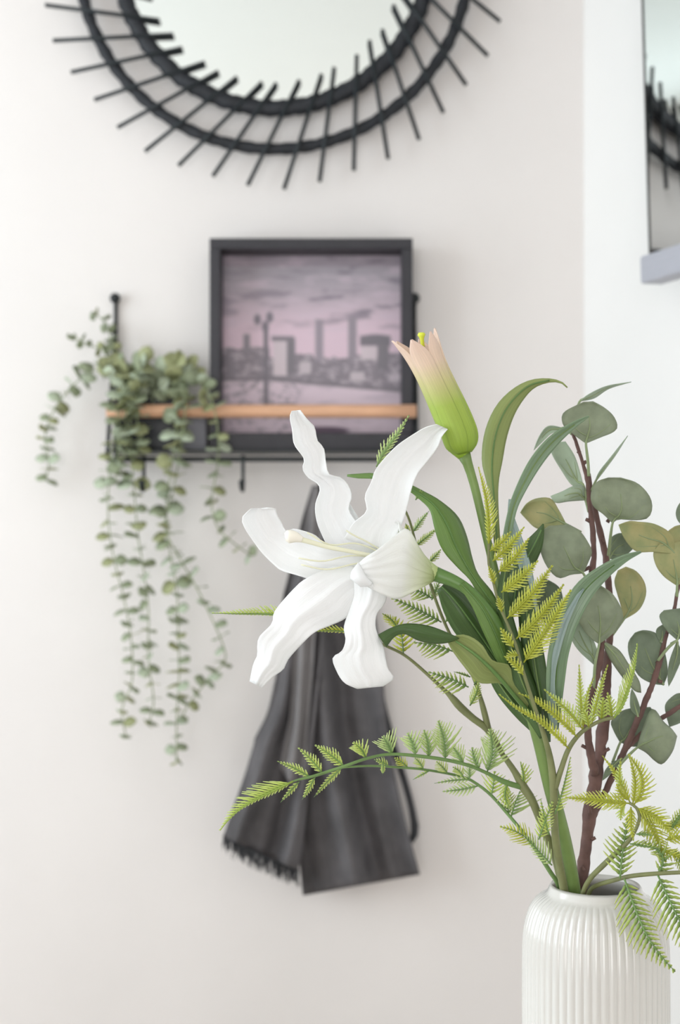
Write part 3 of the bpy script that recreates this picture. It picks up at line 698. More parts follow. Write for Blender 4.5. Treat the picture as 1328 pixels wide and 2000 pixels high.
# strap leaves
blade('leaf', [(972, 1080, 12), (966, 985, 14), (962, 940, 24), (961, 900, 40), (968, 850, 44), (985, 805, 40), (1010, 772, 30), (1040, 750, 17), (1075, 743, 7), (1098, 748, 3), (1108, 757, 2)], (1.175, 1.18, 1.19, 1.19, 1.18), 'lily_leaf_olive', lily, fold=0.006, rib='lily_green', nr=34)
blade('leaf', [(992, 1120, 14), (990, 1060, 17), (1000, 1000, 16), (1016, 958, 20), (1045, 905, 25), (1080, 862, 23), (1118, 832, 13), (1150, 813, 3)], (1.17, 1.17, 1.165, 1.16, 1.155), 'lily_leaf_grey', lily, fold=-0.006, roll=0.008, nr=34, rib='lily_stem')
blade('leaf', [(988, 1230, 14), (972, 1192, 14), (950, 1163, 26), (926, 1128, 20), (908, 1100, 34), (888, 1062, 54), (872, 1022, 52), (850, 988, 28), (824, 968, 18), (800, 953, 13), (765, 938, 12), (728, 930, 11), (700, 930, 9), (678, 929, 4)], (1.165, 1.165, 1.17, 1.18, 1.20, 1.215), 'lily_leaf', lily, fold=0.006, roll=0.006, nr=44, rib='lily_green')
blade('leaf', [(862, 1145, 24), (888, 1172, 60), (918, 1212, 76), (946, 1252, 66), (975, 1296, 46), (1005, 1345, 30), (1030, 1400, 22)], (1.175, 1.175, 1.178, 1.18, 1.175), 'lily_leaf_dark', lily, fold=0.008, roll=-0.004, nr=30, rib='lily_green')
blade('leaf', [(900, 1140, 12), (935, 1178, 30), (960, 1222, 40), (978, 1265, 36), (996, 1310, 26), (1022, 1370, 16)], (1.150, 1.147, 1.148, 1.155, 1.165), 'lily_leaf', lily, fold=0.006, roll=-0.006, nr=26, rib='lily_green')
lf = petal('leaf', (1052, 1415), [(1022, 1385), (990, 1345), (975, 1334), (935, 1333), (905, 1300), (880, 1265)], (872, 1246), [(1030, 1370), (1003, 1335), (995, 1300), (962, 1290), (940, 1258), (908, 1240)], (1.16, 1.145, 1.135, 1.135), 'lily_leaf_olive', lily, cup=0.004, nr=26)
petal('leaf_tip', (897, 1247), [(875, 1255), (845, 1257), (815, 1250), (790, 1238), (770, 1244)], ((754, 1264), (738, 1240)), [(872, 1235), (835, 1222), (795, 1218), (765, 1226)], (1.134, 1.13, 1.126, 1.124), 'lily_leaf_dark', lf, cup=-0.005, nr=26, ridge=-0.002)
ptube('midrib', [(1050, 1410, 5, 1.158), (1010, 1365, 4.5, 1.145), (970, 1318, 4, 1.136), (930, 1280, 3.2, 1.133), (890, 1252, 2, 1.133)], 'lily_green', lf, n=20, sides=6)
blade('leaf', [(1086, 1425, 10), (1083, 1395, 24), (1085, 1330, 36), (1092, 1270, 40), (1110, 1210, 42), (1140, 1155, 40), (1180, 1117, 28), (1220, 1091, 15), (1252, 1078, 4)], (1.165, 1.155, 1.145, 1.14, 1.14, 1.145), 'lily_leaf_grey', lily, fold=-0.010, roll=0.008, nr=36, rib='lily_green')
blade('leaf', [(1085, 1425, 8), (1078, 1380, 16), (1076, 1320, 16), (1086, 1265, 18), (1103, 1212, 16), (1125, 1170, 10), (1140, 1150, 3)], (1.160, 1.148, 1.138, 1.133, 1.134), 'lily_leaf_blue', lily, fold=-0.006, nr=26)  # bluish sheen on the grey leaf's left half, painted as its own strip
blade('leaf', [(1002, 1190, 26), (1010, 1140, 36), (1024, 1100, 40), (1042, 1066, 34), (1054, 1042, 18), (1061, 1023, 2)], (1.185, 1.185, 1.18, 1.178), 'lily_leaf_dark', lily, fold=0.006, nr=24, rib='lily_green')
blade('leaf', [(1036, 1260, 24), (1036, 1190, 26), (1028, 1120, 24), (1012, 1060, 20), (998, 1010, 12), (996, 975, 5)], (1.178, 1.178, 1.178, 1.175), 'lily_leaf_blue', lily, fold=0.006, nr=24)
blade('leaf', [(1062, 1440, 16), (1035, 1370, 44), (1008, 1300, 46), (990, 1225, 34), (982, 1160, 22), (990, 1100, 14), (1000, 1060, 3)], (1.155, 1.150, 1.150, 1.155, 1.16), 'lily_leaf_dark', lily, fold=0.008, nr=28, rib='lily_stem')
blade('leaf', [(1068, 1450, 14), (1056, 1370, 36), (1044, 1295, 42), (1032, 1220, 36), (1024, 1160, 26), (1020, 1110, 6)], (1.165, 1.158, 1.158, 1.162, 1.17), 'lily_leaf_dark', lily, fold=0.008, nr=28, rib='lily_stem')
blade('leaf', [(1060, 1440, 14), (1020, 1395, 26), (985, 1350, 30), (960, 1312, 20), (945, 1290, 4)], (1.17, 1.172, 1.176, 1.18), 'lily_leaf_dark', lily, fold=0.006, nr=22, rib='lily_stem')

# ------------------------------------------------------------------ eucalyptus branch
euc = thing('eucalyptus_branch', 'brown eucalyptus branch with round sage leaves at the right of the lily', 'branch', (sx(1135, 1.21), 1.21, rimz - 0.15))
trunk = ptube('branch', [(1128, 2050, 12, 1.215), (1132, 1850, 12, 1.212), (1135, 1742, 13, 1.21), (1143, 1660, 12, 1.21), (1153, 1585, 13, 1.21), (1163, 1520, 13, 1.21), (1173, 1462, 11, 1.212), (1179, 1400, 12, 1.214), (1184, 1320, 10, 1.216), (1190, 1250, 7.02, 1.218),
               (1193, 1190, 7.02, 1.22), (1187, 1130, 6.24, 1.22), (1182, 1080, 6.24, 1.22), (1172, 1040, 6.24, 1.222), (1163, 1000, 5.46, 1.222), (1156, 965, 3.9, 1.222), (1150, 925, 3.12, 1.222)], 'euc_bark', euc, n=90, sides=9, bumpy=0.17)
ptube('twig', [(1163, 1512, 9, 1.205), (1151, 1462, 8, 1.2), (1147, 1400, 7, 1.198), (1160, 1340, 7, 1.2), (1172, 1290, 7, 1.202), (1176, 1235, 5.46, 1.205), (1168, 1180, 5.46, 1.207), (1156, 1125, 6.24, 1.208), (1160, 1082, 5.46, 1.21), (1156, 1022, 5.46, 1.21), (1151, 985, 4.68, 1.21), (1146, 935, 3.9, 1.21), (1131, 882, 3.51, 1.21), (1118, 845, 3.12, 1.21)], 'euc_bark', euc, n=80, sides=8, bumpy=0.17)
ptube('twig', [(1150, 1615, 7.2, 1.218), (1170, 1570, 6.4, 1.215), (1195, 1520, 6.4, 1.21), (1220, 1465, 6.4, 1.205), (1240, 1420, 6.4, 1.2), (1258, 1375, 6, 1.198), (1275, 1335, 5.6, 1.196), (1290, 1285, 5.6, 1.195), (1302, 1238, 3.74, 1.195)], 'euc_bark', euc, n=60, sides=8, bumpy=0.17)
ptube('twig', [(1222, 1462, 5.6, 1.206), (1255, 1432, 4.8, 1.21), (1285, 1408, 4.8, 1.212), (1315, 1388, 4.8, 1.214), (1350, 1365, 4, 1.216)], 'euc_bark', euc, n=34, sides=8, bumpy=0.17)
ptube('twig', [(1302, 1240, 3.74, 1.197), (1316, 1195, 3.74, 1.2), (1322, 1160, 3.74, 1.203), (1330, 1120, 3.12, 1.205), (1338, 1060, 2.5, 1.206)], 'euc_bark', euc, n=34, sides=8, bumpy=0.17)
for (x, y, dx, dy, Y) in ((1153, 1590, -3, -22, 1.2), (1148, 1462, -12, -6, 1.2), (1176, 1470, 14, -8, 1.21), (1186, 1020, 8, -12, 1.22), (1152, 1108, -12, 6, 1.207), (1152, 1018, -8, -4, 1.21), (1180, 1060, -5, -8, 1.21), (1285, 1330, 8, 2, 1.196), (1272, 1350, -8, -2, 1.196),
                          (1155, 1640, 8, -4, 1.205), (1140, 1700, -4, -8, 1.2), (1241, 1395, 6, -8, 1.2), (1290, 1300, -8, -8, 1.195), (1184, 1340, 8, -6, 1.214), (1176, 1300, -8, -6, 1.202), (1200, 1505, 8, 3, 1.21), (1284, 1412, -3, -10, 1.212), (1182, 1410, -8, -8, 1.21), (1133, 885, -5, -4, 1.21), (1140, 905, 5, -4, 1.21)):
    ptube('bud_scar', [(x, y, 4, Y), (x + dx * .6, y + dy * .6, 3.5, Y), (x + dx, y + dy, 3.5, Y)], 'euc_bark', euc, n=5, sides=6)

def eleaf(base, L, tip, R, Y, m, stem=None, cup=0.004, roll=0.0, veins=True, bow=0.0):
    o, rows = petal('leaf', base, L, tip, R, Y, m, euc, cup=cup, roll=roll, nr=20, nc=9, solid=0.0006, ret=True, bow=bow)
    mid_ = [r[4] + Vector((0, -0.0005, 0)) for r in rows]
    pts = mid_[0:15:3]; rad = [0.0010, 0.0009, 0.0007, 0.0005, 0.0003][:len(pts)]
    if stem:
        s = [at(*p) for p in stem]; pts = s + pts; rad = [0.0013] * len(s) + rad
    tube('petiole', pts, rad, 'euc_vein', o, n=24, sides=6)
    if veins:
        for i0, c_, i1 in ((3, 7, 10), (4, 1, 11)):
            p0 = rows[i0][4]; p1 = rows[(i0 + i1) // 2][(4 + c_) // 2 + (0 if c_ < 4 else 1)]; p2 = rows[i1][c_]
            off = Vector((0, -0.0004, 0))
            tube('side_vein', [p0 + off, p1 + off, p2 + off], [0.0005, 0.0004, 0.0002], 'euc_vein', o, n=10, sides=5)
    return o
eleaf((1144, 866), [(1125, 852), (1104, 836), (1097, 818), (1104, 803)], ((1140, 785), (1158, 784)), [(1173, 854), (1198, 844), (1206, 832), (1198, 812), (1180, 796)], (1.20, 1.195, 1.2), 'euc_leaf', [(1150, 930, 1.205), (1148, 900, 1.203)])
eleaf((1196, 1022), [(1180, 1006), (1159, 989), (1154, 966), (1165, 942)], ((1188, 933), (1212, 933)), [(1209, 1014), (1240, 1016), (1265, 1012), (1274, 992), (1268, 968), (1245, 944)], (1.2, 1.19, 1.19), 'euc_leaf', [(1188, 1085, 1.212), (1192, 1050, 1.206)])
eleaf((1106, 1024), [(1071, 1034), (1046, 1031), (1026, 1012)], (1016, 1001), [(1091, 996), (1076, 974), (1050, 973), (1029, 983)], (1.215, 1.215, 1.22), 'euc_leaf_olive', [(1135, 1040, 1.212)])
eleaf((1139, 1120), [(1115, 1122), (1091, 1129), (1069, 1108), (1055, 1075), (1053, 1045)], ((1072, 1027), (1110, 1024)), [(1148, 1100), (1156, 1078), (1146, 1055), (1132, 1037)], (1.2, 1.195, 1.2), 'euc_leaf', [(1152, 1150, 1.205), (1147, 1136, 1.203)])
eleaf((1139, 947), [(1119, 949), (1098, 921), (1076, 881)], ((1086, 864), (1104, 862)), [(1132, 920), (1122, 890)], (1.215, 1.22, 1.225), 'euc_leaf_pale', [(1148, 985, 1.212)], cup=0.003)
eleaf((1143, 977), [(1112, 979), (1086, 982)], (1075, 969), [(1140, 950), (1121, 949), (1098, 960)], (1.215, 1.21, 1.212), 'euc_leaf_pale', [(1150, 1000, 1.212)], cup=-0.003)
eleaf((1102, 836), [(1071, 832), (1053, 852)], (1042, 880), [(1097, 842), (1078, 846), (1060, 862)], (1.225, 1.228, 1.232), 'euc_leaf_pale', [(1117, 848, 1.212)], veins=False)
eleaf((1161, 944), [(1170, 922), (1195, 890)], (1226, 851), [(1178, 922), (1203, 888)], (1.212, 1.205, 1.2), 'euc_leaf_pale', [(1155, 960, 1.212)], veins=False, roll=0.02)
eleaf((1132, 784), [(1150, 770), (1185, 754)], (1233, 746), [(1160, 778), (1190, 759)], (1.22, 1.222, 1.225), 'euc_leaf_pale', [(1120, 848, 1.212), (1124, 815, 1.215)], veins=False, roll=0.02)
eleaf((1318, 1082), [(1277, 1078), (1243, 1077), (1221, 1054)], (1208, 1025), [(1312, 1045), (1280, 1024), (1245, 1019), (1229, 1018)], (1.2, 1.19, 1.185), 'euc_leaf_olive', [(1332, 1110, 1.203)])
eleaf((1322, 1144), [(1297, 1126), (1282, 1106), (1276, 1080)], ((1288, 1062), (1330, 1058)), [(1342, 1130), (1352, 1100), (1346, 1072)], (1.198, 1.194, 1.196), 'euc_leaf_olive', [(1322, 1165, 1.202)])
eleaf((1336, 1090), [(1306, 1070), (1302, 1042)], ((1318, 1028), (1340, 1022)), [(1360, 1070), (1362, 1042)], (1.204, 1.204, 1.206), 'euc_leaf_olive', [(1334, 1110, 1.206)])
eleaf((1348, 1030), [(1328, 1022), (1320, 1004), (1326, 985)], (1342, 972), [(1368, 1015), (1372, 990)], (1.206, 1.21, 1.212), 'euc_leaf_dark', [(1338, 1060, 1.206)])
eleaf((1190, 1090), [(1205, 1096), (1222, 1085)], (1238, 1070), [(1190, 1055), (1212, 1041), (1228, 1054)], (1.224, 1.23, 1.232), 'euc_leaf_dark', [(1186, 1110, 1.22)])
eleaf((1217, 1211), [(1213, 1185), (1205, 1158), (1200, 1135)], ((1207, 1114), (1222, 1107)), [(1247, 1192), (1261, 1164), (1259, 1138), (1243, 1116)], (1.222, 1.222, 1.226), 'euc_leaf_olive', [(1196, 1240, 1.22)])
eleaf((1170, 1258), [(1156, 1248), (1138, 1228), (1124, 1192), (1134, 1150)], ((1148, 1138), (1172, 1143)), [(1193, 1241), (1212, 1221), (1216, 1196), (1198, 1162)], (1.196, 1.188, 1.188), 'euc_leaf', [(1160, 1345, 1.198), (1162, 1300, 1.196)])
eleaf((1164, 1302), [(1128, 1268), (1112, 1236), (1116, 1205)], (1126, 1188), [(1170, 1285), (1162, 1258), (1146, 1222)], (1.204, 1.2, 1.2), 'euc_leaf_pale', [(1160, 1330, 1.2)])
eleaf((1090, 1216), [(1062, 1216), (1043, 1186), (1040, 1154)], (1062, 1128), [(1099, 1190), (1094, 1150)], (1.235, 1.24, 1.24), 'euc_leaf_dark', [(1140, 1250, 1.225)])
eleaf((1174, 1250), [(1188, 1282), (1212, 1318), (1238, 1348)], (1252, 1353), [(1207, 1268), (1228, 1298), (1248, 1330)], (1.205, 1.2, 1.2), 'euc_leaf', [(1172, 1240, 1.208)], cup=-0.004)
eleaf((1296, 1338), [(1272, 1334), (1247, 1319), (1230, 1285), (1227, 1256)], (1240, 1236), [(1304, 1312), (1298, 1272), (1284, 1239), (1258, 1231)], (1.208, 1.206, 1.21), 'euc_leaf_dark', None)
eleaf((1322, 1250), [(1300, 1229), (1288, 1204)], ((1297, 1192), (1330, 1188)), [(1350, 1235), (1352, 1208)], (1.185, 1.18, 1.182), 'euc_leaf_dark', [(1285, 1290, 1.192), (1305, 1265, 1.188)])
eleaf((1290, 1255), [(1282, 1240), (1283, 1228)], (1294, 1220), [(1304, 1245), (1304, 1230)], (1.205, 1.205, 1.206), 'euc_leaf_dark', None, veins=False)
eleaf((1322, 1252), [(1308, 1290), (1304, 1322)], (1306, 1341), [(1332, 1280), (1318, 1318)], (1.188, 1.192, 1.195), 'euc_leaf_dark', [(1310, 1258, 1.19)], veins=False)
eleaf((1352, 1366), [(1328, 1354), (1311, 1362), (1299, 1378)], ((1302, 1400), (1307, 1420)), [(1350, 1400), (1328, 1412)], (1.222, 1.22, 1.22), 'euc_leaf_dark', None)
eleaf((1211, 1450), [(1198, 1426), (1194, 1408), (1216, 1388)], ((1244, 1382), (1270, 1381)), [(1245, 1458), (1272, 1434), (1282, 1404)], (1.214, 1.21, 1.212), 'euc_leaf_dark', [(1196, 1490, 1.215)])
eleaf((1244, 1460), [(1262, 1470), (1279, 1486), (1294, 1492), (1313, 1468)], (1322, 1438), [(1256, 1420), (1274, 1384), (1296, 1410), (1311, 1423)], (1.198, 1.19, 1.192), 'euc_leaf', [(1205, 1500, 1.2), (1225, 1478, 1.198)], cup=-0.006)
eleaf((1215, 1480), [(1195, 1490), (1182, 1505)], (1176, 1525), [(1208, 1490), (1192, 1512)], (1.205, 1.203, 1.2), 'euc_leaf_dark', None, veins=False)
eleaf((1246, 1400), [(1232, 1385), (1231, 1360)], (1234, 1345), [(1250, 1385), (1243, 1362)], (1.196, 1.196, 1.198), 'euc_leaf_dark', None, veins=False)

# ------------------------------------------------------------------ ferns
rp = random.Random(99)
def pinna(par, path, Y, wl, wr, m, n=None, ang=58, roll=None, droop=0.25, saw=0.3, t0=0.04, peak=0.25, rib='fern_stem_green', ribr=1.6, fat=0.78):
    """feathered pinna along path [(px,py)..]; wl / wr: longest leaflet left / right of the direction of growth (px)"""
    ns = 40
    C = cat_rom([Vector((p[0], p[1])) for p in path], ns)
    ln = sum((C[i + 1] - C[i]).length for i in range(ns - 1))
    n = n or max(6, int(ln / 7.0)); roll = rp.uniform(-0.5, 0.5) if roll is None else roll
    def dep(t, lat, k): return Y[0] + (Y[1] - Y[0]) * t + (lat * roll + abs(lat) * droop) * 1.15 / F
    V = []; Fc = []; U = []
    sp = ln / n
    for i in range(n):
        t = t0 + (1 - t0) * (i + 0.5) / n
        k = t * (ns - 1); i0 = min(int(k), ns - 2); c = C[i0].lerp(C[i0 + 1], k - i0); d = (C[min(i0 + 2, ns - 1)] - C[max(i0 - 1, 0)]).normalized()
        prof_ = (0.62 + 0.38 * min(1, t / peak)) if t < peak else max(0.10, 1 - ((t - peak) / (1 - peak)) ** 1.15)
        for sd, wmax in ((-1, wl), (1, wr)):
            L = wmax * prof_ * rp.uniform(0.9, 1.08)
            if L < 1.2: continue
            a = math.radians(ang + rp.uniform(-4, 4)) * sd
            dx = d.x * math.cos(a) - d.y * math.sin(a); dy = d.x * math.sin(a) + d.y * math.cos(a)
            K = 6; b0 = len(V); wd = sp * fat
            for q in range(K + 1):
                s = q / K
                bend = 0.18 * L * s * s
                ccx = c.x + dx * L * s + d.x * bend; ccy = c.y + dy * L * s + d.y * bend
                lat = L * s * math.sin(math.radians(ang)) * sd
                hw = wd * 0.5 * (1 - s ** 2.4) * (1 + (saw if q % 2 else -saw * 0.7)) if q < K else 0.12
                hw = hw if q else wd * 0.38
                for e in (-1, 0, 1):
                    y = dep(t, lat, 0) + (0 if e else -0.0003)
                    V.append(at(ccx + d.x * e * hw, ccy + d.y * e * hw, y)); U.append((s, t))
            for q in range(K):
                for e in range(2): Fc.append((b0 + q * 3 + e, b0 + q * 3 + e + 1, b0 + q * 3 + e + 4, b0 + q * 3 + e + 3))
    o = obj('pinna', mesh(V, Fc, 'pinna', U), m, par, True, 0.0004)
    rr = [at(C[i].x, C[i].y, dep(i / (ns - 1), 0, 0) - 0.0003) for i in (0, 8, 16, 24, 32, 39)]
    tube('midrib', rr, [ribr * 1.15 / F * f for f in (1, .95, .85, .7, .5, .3)], rib, o, n=12, sides=5)
    return o

# spray whose long frond arches left across the scarf, and whose upper fronds pass behind the bloom
f1 = thing('fern_spray', 'fern spray with long lime frond arching left in front of the scarf', 'fern', (sx(1100, 1.175), 1.175, rimz - 0.1))
ptube('stem', [(1122, 1900, 8, 1.212), (1108, 1790, 8, 1.21), (1098, 1730, 8, 1.205), (1083, 1670, 8, 1.195), (1065, 1627, 8, 1.19), (1040, 1565, 8, 1.185), (1022, 1537, 9, 1.187), (1005, 1507, 6.5, 1.19), (985, 1478, 5.5, 1.195)], 'fern_stem', f1, n=40)
RA = [(1020, 1538), (985, 1527), (951, 1510), (915, 1495), (870, 1484), (820, 1477), (764, 1473), (718, 1481), (668, 1498), (612, 1516), (572, 1526), (532, 1546), (499, 1562), (466, 1582), (443, 1605), (430, 1622)]
def yA(x): return 1.14 + (1.187 - 1.14) * max(0, min(1, (x - 560) / 460))
ptube('rachis', [(x, y, 5.5 if x > 980 else 3.6 if x > 800 else 3.0 if x > 600 else 1.8, yA(x)) for x, y in RA[:12]], 'fern_stem_green', f1, n=50)
pinna(f1, RA[10:], (yA(572), 1.128), 10, 44, 'fern_lime', n=22, ang=42, roll=0.1, peak=0.15, ribr=2.2, droop=0.1, rib='fern_lime')
for path, wl, wr in (([(605, 1517), (572, 1499), (541, 1487)], 11, 14), ([(630, 1510), (606, 1482), (582, 1460)], 14, 17), ([(672, 1496), (642, 1472), (615, 1455)], 18, 20), ([(715, 1481), (706, 1464), (690, 1450)], 22, 20),
                     ([(766, 1473), (758, 1455), (748, 1438)], 26, 30), ([(812, 1475), (806, 1452), (796, 1432)], 26, 30), ([(838, 1479), (836, 1452), (828, 1426)], 22, 24), ([(870, 1484), (868, 1448), (856, 1408)], 28, 36), ([(905, 1492), (896, 1475), (884, 1458)], 20, 22),
                     ([(951, 1509), (962, 1470), (957, 1424)], 34, 44), ([(936, 1503), (926, 1480), (922, 1460)], 18, 22)):
    kw = 1.0 if path[0][0] < 700 else 1.3
    pinna(f1, path, (yA(path[0][0]) + .002, yA(path[0][0]) + rp.uniform(-.012, .016)), wl * kw, wr * kw, 'fern_lime' if path[0][0] < 720 else 'fern_pale', ang=50, saw=0.4)
for path, wl, wr in (([(584, 1527), (566, 1546), (548, 1567)], 9, 9), ([(615, 1518), (603, 1540), (590, 1562)], 11, 11), ([(668, 1499), (640, 1526), (613, 1557)], 11, 11), ([(748, 1492), (748, 1502), (747, 1512)], 7, 7), ([(990, 1530), (986, 1556), (996, 1580)], 20, 22),
                     ([(1020, 1538), (1022, 1514), (1016, 1488)], 8, 26)):
    pinna(f1, path, (yA(path[0][0]), yA(path[0][0]) - 0.006), wl, wr, 'fern_lime', ang=46, saw=0.45)
# fronds going up behind the bloom
ptube('rachis', [(985, 1480, 5, 1.195), (955, 1428, 7, 1.2), (925, 1404, 7, 1.2), (900, 1382, 8, 1.2), (884, 1364, 7, 1.2), (867, 1347, 4, 1.2), (800, 1287, 3, 1.198), (759, 1264, 2.8, 1.195), (700, 1240, 2.5, 1.19), (640, 1226, 2.2, 1.185), (560, 1205, 2, 1.18)], 'fern_stem', f1, n=50)
ptube('rachis', [(955, 1428, 6, 1.2), (945, 1388, 6, 1.2), (936, 1355, 4, 1.2), (924, 1322, 3.4, 1.2), (900, 1277, 3.2, 1.2), (874, 1229, 3, 1.2), (852, 1175, 3, 1.198), (830, 1110, 2.6, 1.197), (812, 1060, 2.4, 1.195), (798, 1012, 2.4, 1.19), (770, 955, 2, 1.186), (742, 905, 1.8, 1.184)], 'fern_stem', f1, n=50)
pinna(f1, [(735, 912), (752, 880), (778, 845), (799, 811)], (1.184, 1.18), 20, 16, 'fern_pale', ang=42, saw=0.5, n=13, rib='fern_pale', roll=0.0)
pinna(f1, [(570, 1208), (530, 1200), (470, 1199), (414, 1198)], (1.182, 1.175), 6, 26, 'fern_lime', n=20, ang=44, saw=0.4, peak=0.1)
pinna(f1, [(680, 1234), (650, 1232), (612, 1233)], (1.184, 1.182), 6, 16, 'fern_yellow', ang=45)
for path, wl, wr, mm in (([(788, 1278), (784, 1240), (770, 1204)], 24, 34, 'fern_yellow'), ([(776, 1226), (764, 1210), (747, 1198)], 16, 10, 'fern_yellow'), ([(884, 1272), (850, 1260), (808, 1254)], 34, 6, 'fern_green'),
                         ([(915, 1342), (880, 1326), (836, 1312)], 36, 16, 'fern_green'), ([(918, 1322), (902, 1316), (886, 1312)], 4, 5, 'fern_green'), ([(926, 1338), (945, 1305), (963, 1276)], 26, 12, 'fern_lime'),
                         ([(918, 1378), (930, 1355), (936, 1330)], 16, 14, 'fern_lime'), ([(862, 1215), (815, 1190), (764, 1167)], 30, 16, 'fern_green'), ([(870, 1215), (882, 1200), (894, 1185)], 18, 14, 'fern_pale'),
                         ([(843, 1172), (850, 1155), (858, 1138)], 18, 14, 'fern_pale'), ([(842, 1168), (822, 1156), (798, 1151)], 24, 14, 'fern_green'), ([(894, 1240), (906, 1228), (915, 1214)], 16, 14, 'fern_lime'),
                         ([(838, 1098), (850, 1086), (861, 1073)], 9, 10, 'fern_lime'), ([(812, 1066), (832, 1050), (856, 1030)], 10, 10, 'fern_lime'), ([(806, 1040), (820, 1020), (838, 998)], 10, 10, 'fern_pale'),
                         ([(800, 1042), (796, 1032), (792, 1022)], 7, 6, 'fern_yellow'), ([(812, 976), (818, 966), (824, 957)], 8, 8, 'fern_lime'), ([(900, 1282), (894, 1262), (880, 1250)], 10, 10, 'fern_green')):
    pinna(f1, path, (1.199, 1.195 + rp.uniform(-.01, .006)), wl * 1.15, wr * 1.15, mm, ang=62 if wl > 20 else 48, saw=0.25 if wl > 20 else 0.45, n=max(6, int(math.dist(path[0], path[-1]) / (9 if wl > 20 else 5.5))), fat=0.62 if wl > 20 else 0.75)

# thin dark frond under it
f2 = thing('fern_frond', 'thin dark-stemmed fern frond curving left just below the longest frond', 'fern', (sx(1088, 1.17), 1.17, rimz - 0.1))
R2 = [(1112, 1880, 4.5, 1.2), (1099, 1770, 4.5, 1.2), (1090, 1728, 4.5, 1.195), (1074, 1702, 4.5, 1.188), (1050, 1665, 4, 1.182), (1025, 1630, 3.6, 1.185), (1001, 1601, 3.4, 1.195), (960, 1554, 3.2, 1.205), (928, 1529, 3.0, 1.21), (906, 1518, 2.8, 1.21), (865, 1509, 2.6, 1.208), (820, 1502, 2.5, 1.2), (780, 1499, 2.4, 1.19), (731, 1496, 2.2, 1.172), (695, 1497, 2.0, 1.162), (664, 1500, 1.6, 1.154)]
ptube('rachis', R2, 'fern_stem_green', f2, n=60, sides=7)
for path, wl, wr, mm in (([(933, 1535), (900, 1542), (864, 1546)], 16, 16, 'fern_pale'), ([(919, 1522), (885, 1524), (848, 1530)], 8, 9, 'fern_pale'), ([(917, 1521), (917, 1510), (917, 1498)], 16, 16, 'fern_pale'), ([(960, 1553), (964, 1530), (966, 1506)], 26, 30, 'fern_lime'),
                         ([(994, 1592), (991, 1566), (992, 1540)], 20, 22, 'fern_green'), ([(998, 1596), (1006, 1570), (1015, 1545)], 6, 44, 'fern_pale'), ([(837, 1506), (822, 1514), (806, 1523)], 4, 5, 'fern_lime'), ([(827, 1502), (820, 1490), (810, 1480)], 14, 14, 'fern_lime'),
                         ([(874, 1510), (864, 1498), (852, 1487)], 16, 16, 'fern_lime'), ([(797, 1500), (784, 1488), (770, 1480)], 12, 12, 'fern_yellow'), ([(905, 1517), (896, 1505), (884, 1498)], 13, 13, 'fern_lime'), ([(760, 1497), (745, 1488), (730, 1484)], 8, 10, 'fern_lime'),
                         ([(1046, 1650), (1010, 1625), (976, 1614)], 24, 22, 'fern_yellow'), ([(1078, 1690), (1050, 1660), (1022, 1632)], 14, 30, 'fern_pale')):
    pinna(f2, path, (1.2 if path[0][0] < 1000 else 1.17, 1.2 if path[0][0] < 1000 else 1.165), wl * 1.2, wr * 1.2, mm, ang=55, saw=0.25, fat=0.6)

# yellow green fern climbing in front of the lily
f3 = thing('fern_spray', 'yellow-green fern climbing the lily stem with a second frond bending right', 'fern', (sx(1100, 1.16), 1.16, rimz - 0.1))
ptube('stem', [(1124, 1900, 8, 1.192), (1110, 1790, 8, 1.189), (1101, 1735, 8.5, 1.184), (1087, 1655, 8, 1.17), (1082, 1590, 7.5, 1.158), (1081, 1535, 8, 1.15), (1074, 1480, 6.5, 1.147), (1062, 1435, 5, 1.142), (1042, 1375, 4, 1.138), (1019, 1303, 3.4, 1.132), (1008, 1261, 3, 1.13), (988, 1212, 3, 1.13), (975, 1182, 2.8, 1.13), (962, 1131, 2.6, 1.13), (954, 1098, 2.5, 1.13), (955, 1062, 2.6, 1.132)], 'fern_stem', f3, n=70)
pinna(f3, [(955, 1066), (953, 1020), (949, 975), (934, 912)], (1.132, 1.142), 9, 27, 'fern_yellow', ang=45, saw=0.4, ribr=2, rib='fern_yellow')
for path, wl, wr in (([(957, 1076), (978, 1060), (998, 1038)], 12, 13), ([(962, 1096), (994, 1066), (1024, 1029)], 14, 15), ([(973, 1118), (1004, 1090), (1033, 1051)], 17, 19), ([(979, 1157), (1014, 1130), (1051, 1095)], 19, 20),
                     ([(990, 1208), (1036, 1162), (1079, 1104)], 20, 24), ([(1008, 1248), (1056, 1202), (1101, 1141)], 20, 22), ([(1023, 1294), (1068, 1228), (1115, 1152)], 22, 27), ([(1003, 1264), (990, 1246), (977, 1226)], 12, 12), ([(1022, 1318), (1005, 1298), (984, 1282)], 8, 16),
                     ([(966, 1140), (960, 1122), (954, 1106)], 8, 10), ([(980, 1195), (976, 1180), (972, 1164)], 8, 10), ([(1012, 1280), (1000, 1278), (988, 1284)], 8, 10)):
    pinna(f3, path, (1.129, 1.122 + rp.uniform(-.008, .006)), wl * 1.2, wr * 1.2, 'fern_yellow', ang=56, saw=0.45, rib='fern_yellow', peak=0.3)
RD = [(1083, 1540, 7, 1.15), (1095, 1505, 5.5, 1.147), (1109, 1466, 5, 1.145), (1127, 1439, 4.5, 1.142), (1148, 1421, 4, 1.14), (1175, 1407, 3.6, 1.137), (1199, 1402, 3.4, 1.134)]
ptube('rachis', RD, 'fern_stem', f3, n=34)
pinna(f3, [(1199, 1402), (1213, 1384), (1228, 1345), (1240, 1300), (1245, 1257)], (1.134, 1.128), 30, 6, 'fern_lime', ang=44, saw=0.35, ribr=2.6, rib='fern_lime')
